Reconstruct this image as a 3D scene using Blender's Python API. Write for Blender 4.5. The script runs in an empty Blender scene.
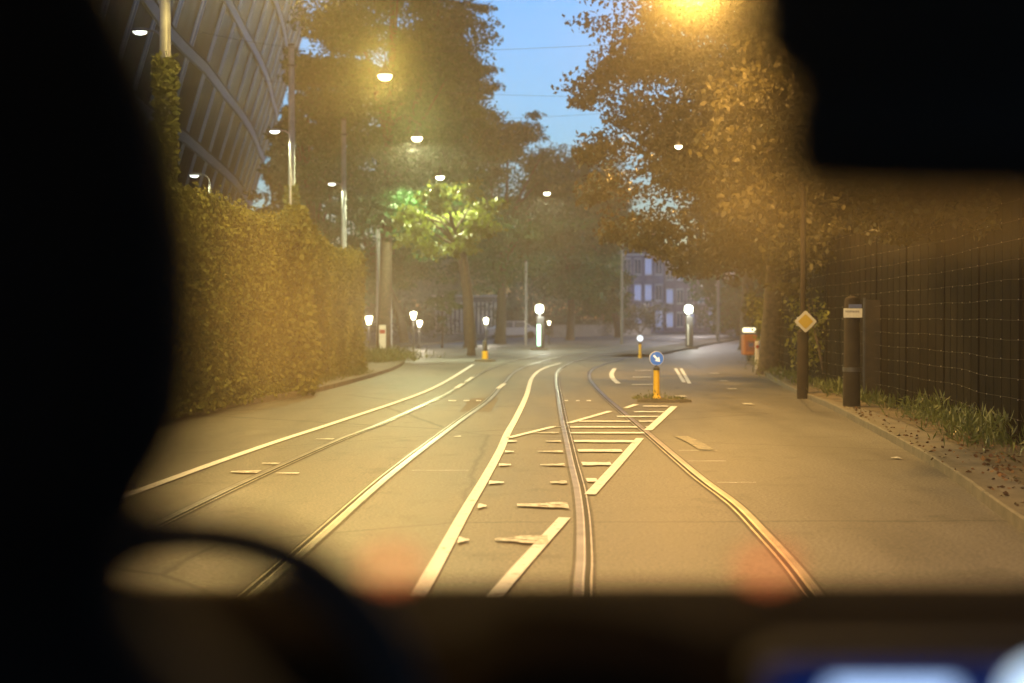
import bpy, math, random
import numpy as np
from mathutils import Vector, Matrix

R = math.radians
random.seed(7)
rng = np.random.default_rng(7)
scene = bpy.context.scene
COL = scene.collection

# ------------------------------------------------------------------ camera
CH, PITCH, FPX = 1.75, math.atan(23.5 / 1422.2), 1422.2
cam_d = bpy.data.cameras.new('camera')
cam = bpy.data.objects.new('camera', cam_d); COL.objects.link(cam)
cam.location = (0, 0, CH)
cam.rotation_euler = (R(90) - PITCH, 0, 0)
cam_d.lens = 50; cam_d.sensor_width = 36
cam_d.clip_start = 0.05; cam_d.clip_end = 3000
cam_d.dof.use_dof = True
cam_d.dof.focus_distance = 18.0
cam_d.dof.aperture_fstop = 1.25
scene.camera = cam

# ------------------------------------------------------------------ world: dusk sky
world = bpy.data.worlds.new('World'); scene.world = world
world.use_nodes = True
nt = world.node_tree; nt.nodes.clear()
wo = nt.nodes.new('ShaderNodeOutputWorld'); bg = nt.nodes.new('ShaderNodeBackground')
sky = nt.nodes.new('ShaderNodeTexSky'); sky.sky_type = 'NISHITA'; sky.sun_disc = False
sky.sun_elevation = R(2.0); sky.sun_rotation = R(200); sky.ozone_density = 4.0; sky.dust_density = 0.3
tint = nt.nodes.new('ShaderNodeMix'); tint.data_type = 'RGBA'; tint.blend_type = 'MULTIPLY'
tint.inputs[0].default_value = 1.0
tint.inputs[7].default_value = (0.78, 0.76, 0.80, 1)
stc = nt.nodes.new('ShaderNodeTexCoord'); sxyz = nt.nodes.new('ShaderNodeSeparateXYZ')
szr = nt.nodes.new('ShaderNodeMapRange'); szr.interpolation_type = 'SMOOTHSTEP'
szr.inputs[1].default_value = .26; szr.inputs[2].default_value = .62; szr.inputs[3].default_value = 1.0; szr.inputs[4].default_value = .3
stm = nt.nodes.new('ShaderNodeMath'); stm.operation = 'MULTIPLY'; stm.inputs[1].default_value = 0.85
nt.links.new(stc.outputs['Generated'], sxyz.inputs[0]); nt.links.new(sxyz.outputs[2], szr.inputs[0])
nt.links.new(szr.outputs[0], stm.inputs[0]); nt.links.new(stm.outputs[0], bg.inputs[1])
nt.links.new(sky.outputs[0], tint.inputs[6]); nt.links.new(tint.outputs[2], bg.inputs[0])
nt.links.new(bg.outputs[0], wo.inputs[0])
bg.inputs[1].default_value = 0.8

# the last daylight: a very weak wide sun low behind the camera
sd = bpy.data.lights.new('sun', 'SUN'); sd.energy = 0.03; sd.angle = R(20); sd.color = (1, .8, .6)
so = bpy.data.objects.new('sun', sd); COL.objects.link(so)
so.rotation_euler = (R(85), 0, R(-20))

scene.view_settings.view_transform = 'Standard'; scene.view_settings.look = 'None'
scene.view_settings.exposure = 0.25; scene.view_settings.gamma = 1.0
cy = scene.cycles
cy.use_denoising = True
cy.max_bounces = 6; cy.diffuse_bounces = 2; cy.glossy_bounces = 2; cy.transmission_bounces = 4
cy.transparent_max_bounces = 8; cy.volume_bounces = 0
cy.sample_clamp_indirect = 4.0; cy.sample_clamp_direct = 0
cy.caustics_reflective = False; cy.caustics_refractive = False

SODIUM = (1.0, 0.53, 0.135)
WARM = (0.95, 1.0, 0.50)
LIME = (1.0, 0.72, 0.20)
FARW = (1.0, 0.86, 0.80)
WHITE = (0.95, 1.0, 0.58)
HAZE_D, HAZE_G = 0.0011, 0.7

# ------------------------------------------------------------------ pixel -> place helpers
ca, sa = math.cos(PITCH), math.sin(PITCH)
def ray(px, py):
    u, v = (px - 512) / FPX, (341.5 - py) / FPX
    return Vector((u, ca + v * sa, -sa + v * ca))
def at(px, py, Y):
    d = ray(px, py); t = Y / d.y
    return Vector((0, 0, CH)) + d * t
def G(px, py, z=0.0):
    d = ray(px, py); t = (z - CH) / d.z
    return Vector((0, 0, CH)) + d * t

# ------------------------------------------------------------------ materials
MATS = {}
def mat(name, col, rough=0.7, metal=0.0, var=0.25, scale=3.0, bump=0.0, bscale=40.0, emit=None, es=1.0, trans=0.0, spec=0.5):
    if name in MATS: return MATS[name]
    m = bpy.data.materials.new(name); m.use_nodes = True
    n = m.node_tree; b = n.nodes['Principled BSDF']
    b.inputs['Roughness'].default_value = rough; b.inputs['Metallic'].default_value = metal
    b.inputs['Specular IOR Level'].default_value = spec
    if var > 0:
        tc = n.nodes.new('ShaderNodeTexCoord'); nz = n.nodes.new('ShaderNodeTexNoise')
        nz.inputs['Scale'].default_value = scale; nz.inputs['Detail'].default_value = 5
        cr = n.nodes.new('ShaderNodeValToRGB')
        cr.color_ramp.elements[0].position = .3; cr.color_ramp.elements[1].position = .7
        cr.color_ramp.elements[0].color = tuple(c * (1 - var) for c in col) + (1,)
        cr.color_ramp.elements[1].color = tuple(min(1, c * (1 + var)) for c in col) + (1,)
        n.links.new(tc.outputs['Object'], nz.inputs['Vector']); n.links.new(nz.outputs[0], cr.inputs[0])
        n.links.new(cr.outputs[0], b.inputs['Base Color'])
        if bump > 0:
            n2 = n.nodes.new('ShaderNodeTexNoise'); n2.inputs['Scale'].default_value = bscale; n2.inputs['Detail'].default_value = 4
            bp = n.nodes.new('ShaderNodeBump'); bp.inputs['Strength'].default_value = bump; bp.inputs['Distance'].default_value = .02
            n.links.new(tc.outputs['Object'], n2.inputs['Vector']); n.links.new(n2.outputs[0], bp.inputs['Height'])
            n.links.new(bp.outputs[0], b.inputs['Normal'])
    else:
        b.inputs['Base Color'].default_value = tuple(col) + (1,)
    if emit:
        b.inputs['Emission Color'].default_value = tuple(emit) + (1,); b.inputs['Emission Strength'].default_value = es
    MATS[name] = m
    return m

def leaf_mat(name, dark, light, trans=.35, scale=.9, rough=.45):
    m = bpy.data.materials.new(name); m.use_nodes = True
    n = m.node_tree; b = n.nodes['Principled BSDF']; out = n.nodes['Material Output']
    tc = n.nodes.new('ShaderNodeTexCoord'); nz = n.nodes.new('ShaderNodeTexNoise')
    nz.inputs['Scale'].default_value = scale; nz.inputs['Detail'].default_value = 8; nz.inputs['Roughness'].default_value = .7
    cr = n.nodes.new('ShaderNodeValToRGB')
    cr.color_ramp.elements[0].position = .35; cr.color_ramp.elements[1].position = .66
    cr.color_ramp.elements[0].color = tuple(dark) + (1,); cr.color_ramp.elements[1].color = tuple(light) + (1,)
    n.links.new(tc.outputs['Object'], nz.inputs['Vector']); n.links.new(nz.outputs[0], cr.inputs[0])
    n.links.new(cr.outputs[0], b.inputs['Base Color'])
    b.inputs['Roughness'].default_value = rough
    tr = n.nodes.new('ShaderNodeBsdfTranslucent'); mx = n.nodes.new('ShaderNodeMixShader')
    mx.inputs[0].default_value = trans
    n.links.new(cr.outputs[0], tr.inputs[0]); n.links.new(b.outputs[0], mx.inputs[1]); n.links.new(tr.outputs[0], mx.inputs[2])
    n.links.new(mx.outputs[0], out.inputs[0])
    return m

def asphalt_mat():
    m = bpy.data.materials.new('asphalt'); m.use_nodes = True
    n = m.node_tree; b = n.nodes['Principled BSDF']; L = n.links.new
    tc = n.nodes.new('ShaderNodeTexCoord')
    mp = n.nodes.new('ShaderNodeMapping'); mp.inputs['Rotation'].default_value = (0, 0, R(-4)); mp.inputs['Scale'].default_value = (1, .16, 1)
    L(tc.outputs['Object'], mp.inputs[0])
    big = n.nodes.new('ShaderNodeTexNoise'); big.inputs['Scale'].default_value = .9; big.inputs['Detail'].default_value = 9; big.inputs['Roughness'].default_value = .65
    L(mp.outputs[0], big.inputs['Vector'])
    fine = n.nodes.new('ShaderNodeTexNoise'); fine.inputs['Scale'].default_value = 34; fine.inputs['Detail'].default_value = 3
    L(tc.outputs['Object'], fine.inputs['Vector'])
    cr = n.nodes.new('ShaderNodeValToRGB')
    cr.color_ramp.elements[0].position = .3; cr.color_ramp.elements[0].color = (.060, .057, .052, 1)
    cr.color_ramp.elements[1].position = .72; cr.color_ramp.elements[1].color = (.150, .140, .122, 1)
    L(big.outputs[0], cr.inputs[0])
    fr = n.nodes.new('ShaderNodeMapRange'); fr.inputs[1].default_value = .3; fr.inputs[2].default_value = .7
    fr.inputs[3].default_value = .45; fr.inputs[4].default_value = 1.55
    L(fine.outputs[0], fr.inputs[0])
    mul = n.nodes.new('ShaderNodeMix'); mul.data_type = 'RGBA'; mul.blend_type = 'MULTIPLY'; mul.inputs[0].default_value = 1
    L(cr.outputs[0], mul.inputs[6]); L(fr.outputs[0], mul.inputs[7])
    # tar seams and cracks
    vo = n.nodes.new('ShaderNodeTexVoronoi'); vo.feature = 'DISTANCE_TO_EDGE'; vo.inputs['Scale'].default_value = .16
    wn = n.nodes.new('ShaderNodeTexNoise'); wn.inputs['Scale'].default_value = 1.3; wn.inputs['Detail'].default_value = 4
    va = n.nodes.new('ShaderNodeMix'); va.data_type = 'VECTOR'; va.inputs[0].default_value = .12
    L(tc.outputs['Object'], wn.inputs['Vector']); L(tc.outputs['Object'], va.inputs[4]); L(wn.outputs['Color'], va.inputs[5])
    L(va.outputs[1], vo.inputs['Vector'])
    cm = n.nodes.new('ShaderNodeMapRange'); cm.inputs[1].default_value = 0.0; cm.inputs[2].default_value = .006
    cm.inputs[3].default_value = .35; cm.inputs[4].default_value = 1
    L(vo.outputs[0], cm.inputs[0])
    mul2 = n.nodes.new('ShaderNodeMix'); mul2.data_type = 'RGBA'; mul2.blend_type = 'MULTIPLY'; mul2.inputs[0].default_value = 1
    L(mul.outputs[2], mul2.inputs[6]); L(cm.outputs[0], mul2.inputs[7])
    st = n.nodes.new('ShaderNodeTexNoise'); st.inputs['Scale'].default_value = 1.5; st.inputs['Detail'].default_value = 8; st.inputs['Roughness'].default_value = .7
    L(tc.outputs['Object'], st.inputs['Vector'])
    sm = n.nodes.new('ShaderNodeMapRange'); sm.inputs[1].default_value = .54; sm.inputs[2].default_value = .68; sm.inputs[3].default_value = 1; sm.inputs[4].default_value = .6
    L(st.outputs[0], sm.inputs[0])
    mul3 = n.nodes.new('ShaderNodeMix'); mul3.data_type = 'RGBA'; mul3.blend_type = 'MULTIPLY'; mul3.inputs[0].default_value = 1
    L(mul2.outputs[2], mul3.inputs[6]); L(sm.outputs[0], mul3.inputs[7])
    L(mul3.outputs[2], b.inputs['Base Color'])
    rr = n.nodes.new('ShaderNodeMapRange'); rr.inputs[3].default_value = .5; rr.inputs[4].default_value = .72
    L(big.outputs[0], rr.inputs[0]); L(rr.outputs[0], b.inputs['Roughness'])
    bp = n.nodes.new('ShaderNodeBump'); bp.inputs['Strength'].default_value = .5; bp.inputs['Distance'].default_value = .01
    L(fine.outputs[0], bp.inputs['Height']); L(bp.outputs[0], b.inputs['Normal'])
    return m

def worn_paint(name, col, wear=.42):
    m = bpy.data.materials.new(name); m.use_nodes = True
    n = m.node_tree; b = n.nodes['Principled BSDF']; L = n.links.new
    tc = n.nodes.new('ShaderNodeTexCoord'); nz = n.nodes.new('ShaderNodeTexNoise')
    nz.inputs['Scale'].default_value = 9; nz.inputs['Detail'].default_value = 8; nz.inputs['Roughness'].default_value = .75
    cr = n.nodes.new('ShaderNodeValToRGB')
    cr.color_ramp.elements[0].position = wear - .05; cr.color_ramp.elements[0].color = (.13, .125, .115, 1)
    cr.color_ramp.elements[1].position = wear + .06; cr.color_ramp.elements[1].color = tuple(col) + (1,)
    L(tc.outputs['Object'], nz.inputs['Vector']); L(nz.outputs[0], cr.inputs[0]); L(cr.outputs[0], b.inputs['Base Color'])
    b.inputs['Roughness'].default_value = .6
    return m

M_ASPH = asphalt_mat()
M_PAINT = worn_paint('road_paint', (.72, .75, .82), .38)
M_PAINT2 = worn_paint('worn_road_paint', (.60, .60, .60), .47)
M_PAVE = mat('paving', (.12, .105, .085), .85, var=.3, scale=2.2, bump=.4, bscale=14)
M_KERB = mat('kerb_stone', (.11, .095, .07), .8, var=.25, scale=5, bump=.3)
M_DIRT = mat('soil', (.085, .065, .04), .95, var=.5, scale=5, bump=.8, bscale=20)
M_GRASS = mat('grass_ground', (.05, .06, .02), .95, var=.4, scale=2, bump=.6, bscale=20)
M_RAIL = mat('rail_steel', (.20, .18, .18), .42, 1.0, var=.35, scale=3)
M_RAILB = mat('polished_steel', (.50, .46, .40), .36, 1.0, var=.3, scale=3)
M_GROOVE = mat('rail_groove', (.015, .013, .012), .8, var=0)
M_STEEL = mat('galvanised_steel', (.36, .37, .38), .5, .6, var=.15, scale=8)
M_GREYP = mat('grey_painted_steel', (.22, .22, .225), .5, .1, var=.2, scale=5)
M_DARKP = mat('dark_painted_steel', (.05, .05, .048), .5, .1, var=.2, scale=6)
M_BARK = mat('bark', (.075, .055, .038), .95, var=.45, scale=9, bump=1, bscale=30)
M_YEL = mat('yellow_plastic', (.80, .50, .02), .4, var=.08, scale=9)
M_BLUE = mat('sign_blue', (.02, .13, .45), .35, var=0, emit=(.03, .16, .55), es=.45)
M_ARROW = mat('lit_arrow_white', (.78, .78, .76), .4, var=0, emit=(1, .95, .75), es=.55)
M_SWHITE = mat('sign_white', (.78, .78, .76), .4, var=0)
M_SYEL = mat('sign_yellow', (.36, .27, .04), .4, var=0)
M_BLACKP = mat('black_plastic', (.008, .0075, .007), .75, var=.2, scale=20, spec=.2)
M_FABRIC = mat('dark_seat_cloth', (.006, .0055, .005), .95, var=.3, scale=40, spec=.1)
M_DASH = mat('dashboard_vinyl', (.006, .0042, .003), .95, var=.2, scale=30, bump=.3, bscale=200, spec=.02)

M_LEAF = leaf_mat('linden_leaves', (.012, .060, .016), (.040, .150, .036))
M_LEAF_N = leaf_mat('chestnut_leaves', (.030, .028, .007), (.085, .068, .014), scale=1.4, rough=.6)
M_LEAF_LIT = leaf_mat('lamplit_leaves', (.09, .12, .022), (.18, .22, .035), trans=.45)  # lamplight painted into the leaf colour as a paler lime
M_IVY = leaf_mat('ivy_leaves', (.062, .075, .014), (.20, .20, .04), trans=.25, scale=1.2, rough=.7)
M_BUSH = leaf_mat('shrub_leaves', (.03, .035, .012), (.09, .095, .03), trans=.3, scale=1.2)
M_WEED = leaf_mat('weed_blades', (.05, .07, .02), (.15, .17, .05), trans=.3, scale=4)
M_LITTER = mat('dry_leaves', (.14, .075, .03), .9, var=.5, scale=3)

# ------------------------------------------------------------------ object helpers
class MB:
    def __init__(s): s.v = []; s.f = []; s.smooth = False
    def poly(s, pts):
        b = len(s.v); s.v += [tuple(p) for p in pts]; s.f.append(tuple(range(b, b + len(pts)))); return s
    def box(s, c, d, rot=None, bevel=0.0):
        c = Vector(c); hx, hy, hz = d[0] / 2, d[1] / 2, d[2] / 2
        if bevel > 0:
            e = min(bevel, hx * .9, hy * .9, hz * .9)
            prof = [(-hz, e), (-hz + e, 0), (hz - e, 0), (hz, e)]
            rings = []
            for z, ins in prof:
                x, y = hx - ins, hy - ins
                k = min(e, x * .9, y * .9)
                rings.append([(x - k, -y, z), (x, -y + k, z), (x, y - k, z), (x - k, y, z), (-x + k, y, z), (-x, y - k, z), (-x, -y + k, z), (-x + k, -y, z)])
            b = len(s.v)
            for r in rings:
                for p in r:
                    p = Vector(p)
                    if rot: p = rot @ p
                    s.v.append(tuple(p + c))
            n = 8
            for i in range(3):
                for j in range(n):
                    s.f.append((b + i * n + j, b + i * n + (j + 1) % n, b + (i + 1) * n + (j + 1) % n, b + (i + 1) * n + j))
            s.f.append(tuple(b + n - 1 - j for j in range(n))); s.f.append(tuple(b + 3 * n + j for j in range(n)))
            return s
        b = len(s.v)
        for x in (-hx, hx):
            for y in (-hy, hy):
                for z in (-hz, hz):
                    p = Vector((x, y, z))
                    if rot: p = rot @ p
                    s.v.append(tuple(p + c))
        for f in ((0, 1, 3, 2), (4, 6, 7, 5), (0, 4, 5, 1), (2, 3, 7, 6), (0, 2, 6, 4), (1, 5, 7, 3)):
            s.f.append(tuple(b + i for i in f))
        return s
    def tube(s, pts, rad, seg=10, cap=True):
        pts = [Vector(p) for p in pts]
        if not hasattr(rad, '__len__'): rad = [rad] * len(pts)
        b = len(s.v); up = None
        for i, p in enumerate(pts):
            t = (pts[min(i + 1, len(pts) - 1)] - pts[max(i - 1, 0)]).normalized()
            if up is None:
                up = Vector((1, 0, 0)) if abs(t.x) < .8 else Vector((0, 1, 0))
            a = (up - t * up.dot(t)).normalized(); c = t.cross(a); up = a
            for j in range(seg):
                w = 2 * math.pi * j / seg
                s.v.append(tuple(p + (a * math.cos(w) + c * math.sin(w)) * rad[i]))
        for i in range(len(pts) - 1):
            for j in range(seg):
                s.f.append((b + i * seg + j, b + i * seg + (j + 1) % seg, b + (i + 1) * seg + (j + 1) % seg, b + (i + 1) * seg + j))
        if cap:
            s.f.append(tuple(b + seg - 1 - j for j in range(seg)))
            e = b + (len(pts) - 1) * seg
            s.f.append(tuple(e + j for j in range(seg)))
        s.smooth = True
        return s
    def lathe(s, prof, c=(0, 0, 0), seg=16, sx=1.0):
        c = Vector(c); b = len(s.v)
        for r, z in prof:
            for j in range(seg):
                w = 2 * math.pi * j / seg
                s.v.append((c.x + r * math.cos(w) * sx, c.y + r * math.sin(w), c.z + z))
        n = len(prof)
        for i in range(n - 1):
            for j in range(seg):
                s.f.append((b + i * seg + j, b + i * seg + (j + 1) % seg, b + (i + 1) * seg + (j + 1) % seg, b + (i + 1) * seg + j))
        s.f.append(tuple(b + seg - 1 - j for j in range(seg)))
        s.f.append(tuple(b + (n - 1) * seg + j for j in range(seg)))
        s.smooth = True
        return s
    def prism(s, pts2, y0, y1, axis='y'):
        # pts2 in (x,z), extruded along y
        b = len(s.v); n = len(pts2)
        for y in (y0, y1):
            for x, z in pts2:
                s.v.append((x, y, z) if axis == 'y' else ((x, z, y) if axis == 'z' else (y, x, z)))
        s.f.append(tuple(b + i for i in range(n))); s.f.append(tuple(b + n + n - 1 - i for i in range(n)))
        for i in range(n):
            j = (i + 1) % n
            s.f.append((b + i, b + n + i, b + n + j, b + j))
        return s
    def build(s, name, m, parent=None, loc=None, sub=0):
        me = bpy.data.meshes.new(name); me.from_pydata(s.v, [], s.f); me.update()
        import bmesh
        bm = bmesh.new(); bm.from_mesh(me); bmesh.ops.recalc_face_normals(bm, faces=bm.faces); bm.to_mesh(me); bm.free()
        if s.smooth:
            me.shade_smooth()
            try: me.set_sharp_from_angle(angle=R(38))
            except Exception: pass
        me.materials.append(m)
        o = bpy.data.objects.new(name, me); COL.objects.link(o)
        if parent: o.parent = parent
        if loc is not None: o.location = loc
        if sub:
            md = o.modifiers.new('sub', 'SUBSURF'); md.levels = sub; md.render_levels = sub
        return o

def tag(o, label=None, cat=None, group=None, kind=None):
    if label: o['label'] = label
    if cat: o['category'] = cat
    if group: o['group'] = group
    if kind: o['kind'] = kind
    return o
def thing(name, label, cat, loc=(0, 0, 0), rz=0, group=None):
    o = bpy.data.objects.new(name, None); COL.objects.link(o)
    o.location = loc; o.rotation_euler = (0, 0, rz); o.empty_display_size = .3
    return tag(o, label, cat, group)
def copy_tree(o, parent=None):
    c = o.copy(); COL.objects.link(c)
    if parent: c.parent = parent; c.matrix_parent_inverse = o.matrix_parent_inverse
    for ch in list(o.children): copy_tree(ch, c)
    return c

def catmull(P, n=10):
    P = [Vector(p) for p in P]; Q = [P[0] * 2 - P[1]] + P + [P[-1] * 2 - P[-2]]; out = []
    for i in range(1, len(Q) - 2):
        for k in range(n):
            t = k / n
            a, b, c, d = Q[i - 1], Q[i], Q[i + 1], Q[i + 2]
            out.append(.5 * ((2 * b) + (c - a) * t + (2 * a - 5 * b + 4 * c - d) * t * t + (3 * b - a - 3 * c + d) * t ** 3))
    out.append(P[-1]); return out
def strip(mb, pts, w0, w1, z):
    """flat ribbon between lateral offsets w0 and w1 (to the right) of the path"""
    b = len(mb.v); n = len(pts)
    for i, p in enumerate(pts):
        t = pts[min(i + 1, n - 1)] - pts[max(i - 1, 0)]; t.z = 0; t.normalize()
        r = Vector((t.y, -t.x, 0))
        for w in (w0, w1):
            q = p + r * w; mb.v.append((q.x, q.y, z))
    for i in range(n - 1):
        mb.f.append((b + 2 * i, b + 2 * i + 1, b + 2 * i + 3, b + 2 * i + 2))

def quads(name, V, m, parent=None):
    """V: (N,4,3) array -> one mesh of N quads"""
    N = V.shape[0]
    me = bpy.data.meshes.new(name)
    me.vertices.add(N * 4); me.vertices.foreach_set('co', V.reshape(-1).astype(np.float32))
    me.loops.add(N * 4); me.loops.foreach_set('vertex_index', np.arange(N * 4, dtype=np.int32))
    me.polygons.add(N); me.polygons.foreach_set('loop_start', np.arange(0, N * 4, 4, dtype=np.int32))
    try: me.polygons.foreach_set('loop_total', np.full(N, 4, dtype=np.int32))
    except Exception: pass
    me.update(calc_edges=True); me.materials.append(m)
    o = bpy.data.objects.new(name, me); COL.objects.link(o)
    if parent: o.parent = parent
    return o
def leaf_quads(C, size, flat=.0, aspect=.62, droop=0.0):
    N = len(C)
    a = rng.normal(size=(N, 3)); a[:, 2] = a[:, 2] * (1 - flat) - droop
    a /= np.linalg.norm(a, axis=1, keepdims=True)
    b = rng.normal(size=(N, 3)); b -= a * (a * b).sum(1, keepdims=True); b /= np.linalg.norm(b, axis=1, keepdims=True)
    s = (size * rng.uniform(.6, 1.35, N))[:, None]
    V = np.stack([C, C + a * s * .45 + b * s * aspect * .5, C + a * s, C + a * s * .45 - b * s * aspect * .5], axis=1)
    return V
def clump_points(cen, rad, n, power=.5):
    d = rng.normal(size=(n, 3)); d /= np.linalg.norm(d, axis=1, keepdims=True)
    r = rng.uniform(0, 1, (n, 1)) ** power
    return np.asarray(cen) + d * r * np.asarray(rad)

# ------------------------------------------------------------------ haze
def haze():
    mb = MB(); mb.box((0, 170, 14.7), (360, 380, 31.6))
    m = bpy.data.materials.new('evening_haze'); m.use_nodes = True
    n = m.node_tree; n.nodes.clear()
    o = n.nodes.new('ShaderNodeOutputMaterial'); v = n.nodes.new('ShaderNodeVolumePrincipled')
    v.inputs['Color'].default_value = (.93, .93, .93, 1); v.inputs['Density'].default_value = HAZE_D
    v.inputs['Anisotropy'].default_value = HAZE_G
    n.links.new(v.outputs[0], o.inputs['Volume'])
    tag(mb.build('haze', m), kind='stuff')
haze()

# ------------------------------------------------------------------ ground, road, pavements
mb = MB(); mb.poly([(-900, -300, -.30), (900, -300, -.30), (900, 2200, -.30), (-900, 2200, -.30)])
tag(mb.build('ground', M_GRASS), kind='structure')
mb = MB(); mb.poly([(-60, -20, 0), (90, -20, 0), (90, 330, 0), (-60, 330, 0)])
tag(mb.build('road', M_ASPH), kind='structure')

def pavement(name, edge, back, kerb_name):
    """edge: kerb line points (road side); back: the other side, same direction"""
    e = catmull(edge, 6)
    inner = []
    n = len(e)
    side = 1 if (Vector((back[0][0], back[0][1], 0)) - e[0]).cross(e[1] - e[0]).z > 0 else -1
    for i, p in enumerate(e):
        t = e[min(i + 1, n - 1)] - e[max(i - 1, 0)]; t.z = 0; t.normalize()
        inner.append(p + Vector((t.y, -t.x, 0)) * .16 * side)
    k = MB(); b = 0
    for i in range(n):
        for q, z in ((e[i], -.05), (e[i], .105), (e[i].lerp(inner[i], .12), .12), (inner[i], .122), (inner[i], -.05)):
            k.v.append((q.x, q.y, z))
    for i in range(n - 1):
        for j in range(4):
            k.f.append((5 * i + j, 5 * i + j + 1, 5 * i + j + 6, 5 * i + j + 5))
    tag(k.build(kerb_name, M_KERB), kind='structure')
    p = MB(); p.poly([(q.x, q.y, .116) for q in inner] + [(q[0], q[1], .116) for q in reversed(back)])
    import bmesh
    o = p.build(name, M_PAVE)
    bm = bmesh.new(); bm.from_mesh(o.data); bmesh.ops.triangulate(bm, faces=bm.faces)
    for f in bm.faces:
        if f.normal.z < 0: f.normal_flip()
    bm.to_mesh(o.data); bm.free()
    tag(o, kind='structure')

# left pavement beside the hedge
LK = [Vector((-6.6, -8, 0)), Vector((-6.3, 8, 0)), G(186, 417), G(300, 396), G(360, 381), G(396, 369), G(404, 361), G(392, 354)]
pavement('pavement_left', LK, [(-9.5, -8), (-9.5, 8), (-9.5, 24), (-9.5, 34), (-10, 45), (-10.5, 60), (-10.5, 68), (-10, 72)], 'kerb_left')
# far side pavement beyond the side street
FK = [G(300, 351), G(400, 347), G(470, 341), G(540, 335.5), G(610, 330.5), G(680, 327), G(720, 325.8)]
pavement('pavement_far', FK, [(-60, 125), (-40, 200), (-30, 240), (0, 300), (20, 320), (40, 325), (60, 330)], 'kerb_far')
# right pavement along the fence
RK = [Vector((3.2, -8, 0)), Vector((3.5, 6, 0)), G(1024, 533), G(950, 478), G(900, 447), G(860, 425), G(828, 408), G(790, 391), G(764, 375), G(752, 361), G(746, 349), G(748, 341), G(756, 335)]
pavement('pavement_right', RK, [(5.9, -8), (6.1, 6), (6.6, 14), (7.2, 20), (8, 25), (9, 30), (10, 36), (14, 45), (20, 60), (26, 75), (40, 100), (60, 130), (90, 160)], 'kerb_right')
# long narrow tram island further on
IS = [G(652, 357), G(672, 353), G(700, 347), G(730, 341), G(752, 336.5)]
pavement('pavement_island', IS, [tuple((p + Vector((-1.9 + .1 * i, 1.1, 0))).xy) for i, p in enumerate(IS)], 'kerb_island')

# soil verge along the right fence
mb = MB()
vb = [(G(1024, 482, .12) + Vector((.15, -8, 0))), G(1024, 484, .12), G(960, 446, .12), G(900, 421, .12), G(862, 408, .12), G(815, 396, .12), G(785, 381, .12)]
for i in range(len(vb) - 1):
    a, b_ = vb[i], vb[i + 1]
    mb.poly([(a.x, a.y, .124), (a.x + 1.6, a.y + .2, .16), (b_.x + 1.6, b_.y + .2, .16), (b_.x, b_.y, .124)])
tag(mb.build('soil_verge', M_DIRT), kind='structure')

# repairs in the asphalt: patches with tar seams, transverse joints, covers
M_PATCH = mat('repaired_asphalt', (.070, .066, .060), .75, var=.35, scale=14, bump=.4, bscale=60)
M_PATCH2 = mat('pale_old_asphalt', (.120, .112, .098), .8, var=.25, scale=14, bump=.4, bscale=60)
M_TAR = mat('tar_seam', (.035, .032, .03), .5, var=.3, scale=12)
def patch(pxs, m, z=.0022):
    P = [G(*p) for p in pxs]
    mb = MB(); mb.poly([(p.x, p.y, z) for p in P]); o = mb.build('asphalt_patch', m); tag(o, kind='structure')
    s_ = MB(); loop = P + [P[0]]
    for a, b_ in zip(loop, loop[1:]): strip(s_, [a, b_], -.018, .018, z + .0006)
    s_.build('tar_seam', M_TAR, o)
patch([(470, 398), (500, 398), (492, 412), (458, 412)], M_PATCH2)
tm = MB()
for (x0, y0, x1, y1) in [(462, 423.4, 552, 423.8), (352, 470.5, 432, 471.5), (700, 398, 820, 398), (300, 448, 386, 450), (196, 440, 330, 430)]:
    n_ = 14; a, b_ = G(x0, y0), G(x1, y1)
    strip(tm, [a.lerp(b_, i / n_) + Vector((0, random.uniform(-.03, .03), 0)) for i in range(n_ + 1)], -.014, .014, .0032)
tag(tm.build('road_seams', M_TAR), kind='structure')
# ------------------------------------------------------------------ tram tracks
def rail(pxs, parent, flip=1):
    P = [G(x, y) for x, y in pxs]; pts = catmull(P, 8)
    f = flip
    h = MB(); strip(h, pts, -.036 * f, .020 * f, .010)
    o = h.build('rail', M_RAIL, parent)
    h = MB(); strip(h, pts, .020 * f, .034 * f, .0105); h.build('running_edge', M_RAILB, o)
    g = MB(); strip(g, pts, .034 * f, .074 * f, .006); g.build('groove', M_GROOVE, o)
    l = MB(); strip(l, pts, .074 * f, .086 * f, .010); l.build('guard_lip', M_RAILB, o)
    s = MB(); strip(s, pts, -.062 * f, .112 * f, .0035); s.build('joint_sealing', mat('joint_tar', (.055, .05, .046), .75, var=.4, scale=6), o)
t = thing('tram_track', 'left pair of grooved steel tram rails set in the asphalt', 'tram track')
rail([(20, 592), (100, 552), (185, 510.5), (262, 474), (340, 439.4), (383.8, 422.3), (444.6, 394.7), (473, 378), (492, 368), (522, 359), (570, 350), (640, 341), (700, 334)], t)
rail([(205, 634), (305, 551), (384.7, 480), (431.3, 443.2), (465.6, 417.5), (490.3, 399.5), (505.5, 382), (517, 371), (540, 362), (580, 353), (640, 344.5), (705, 335)], t, -1)
t = thing('tram_track', 'right pair of grooved steel tram rails crossing the hatched markings', 'tram track')
rail([(577, 640), (579, 585), (581, 558), (580.5, 519), (577.5, 492), (575, 480), (571.3, 464.2), (566.5, 441.3), (562, 420.4), (558.5, 399.5), (556, 380), (558, 371), (572, 362.5), (600, 355), (650, 346), (712, 335.5)], t)
rail([(850, 634), (794.3, 565.3), (764.2, 532.5), (736.9, 505), (704, 480.5), (679.8, 460.3), (646.5, 431.8), (621.8, 410.9), (606.5, 397.6), (595.1, 386.1), (589.6, 377.5), (592, 370.5), (601, 365.8), (618, 360.5), (650, 352), (700, 341.5), (745, 334)], t, -1)

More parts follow.
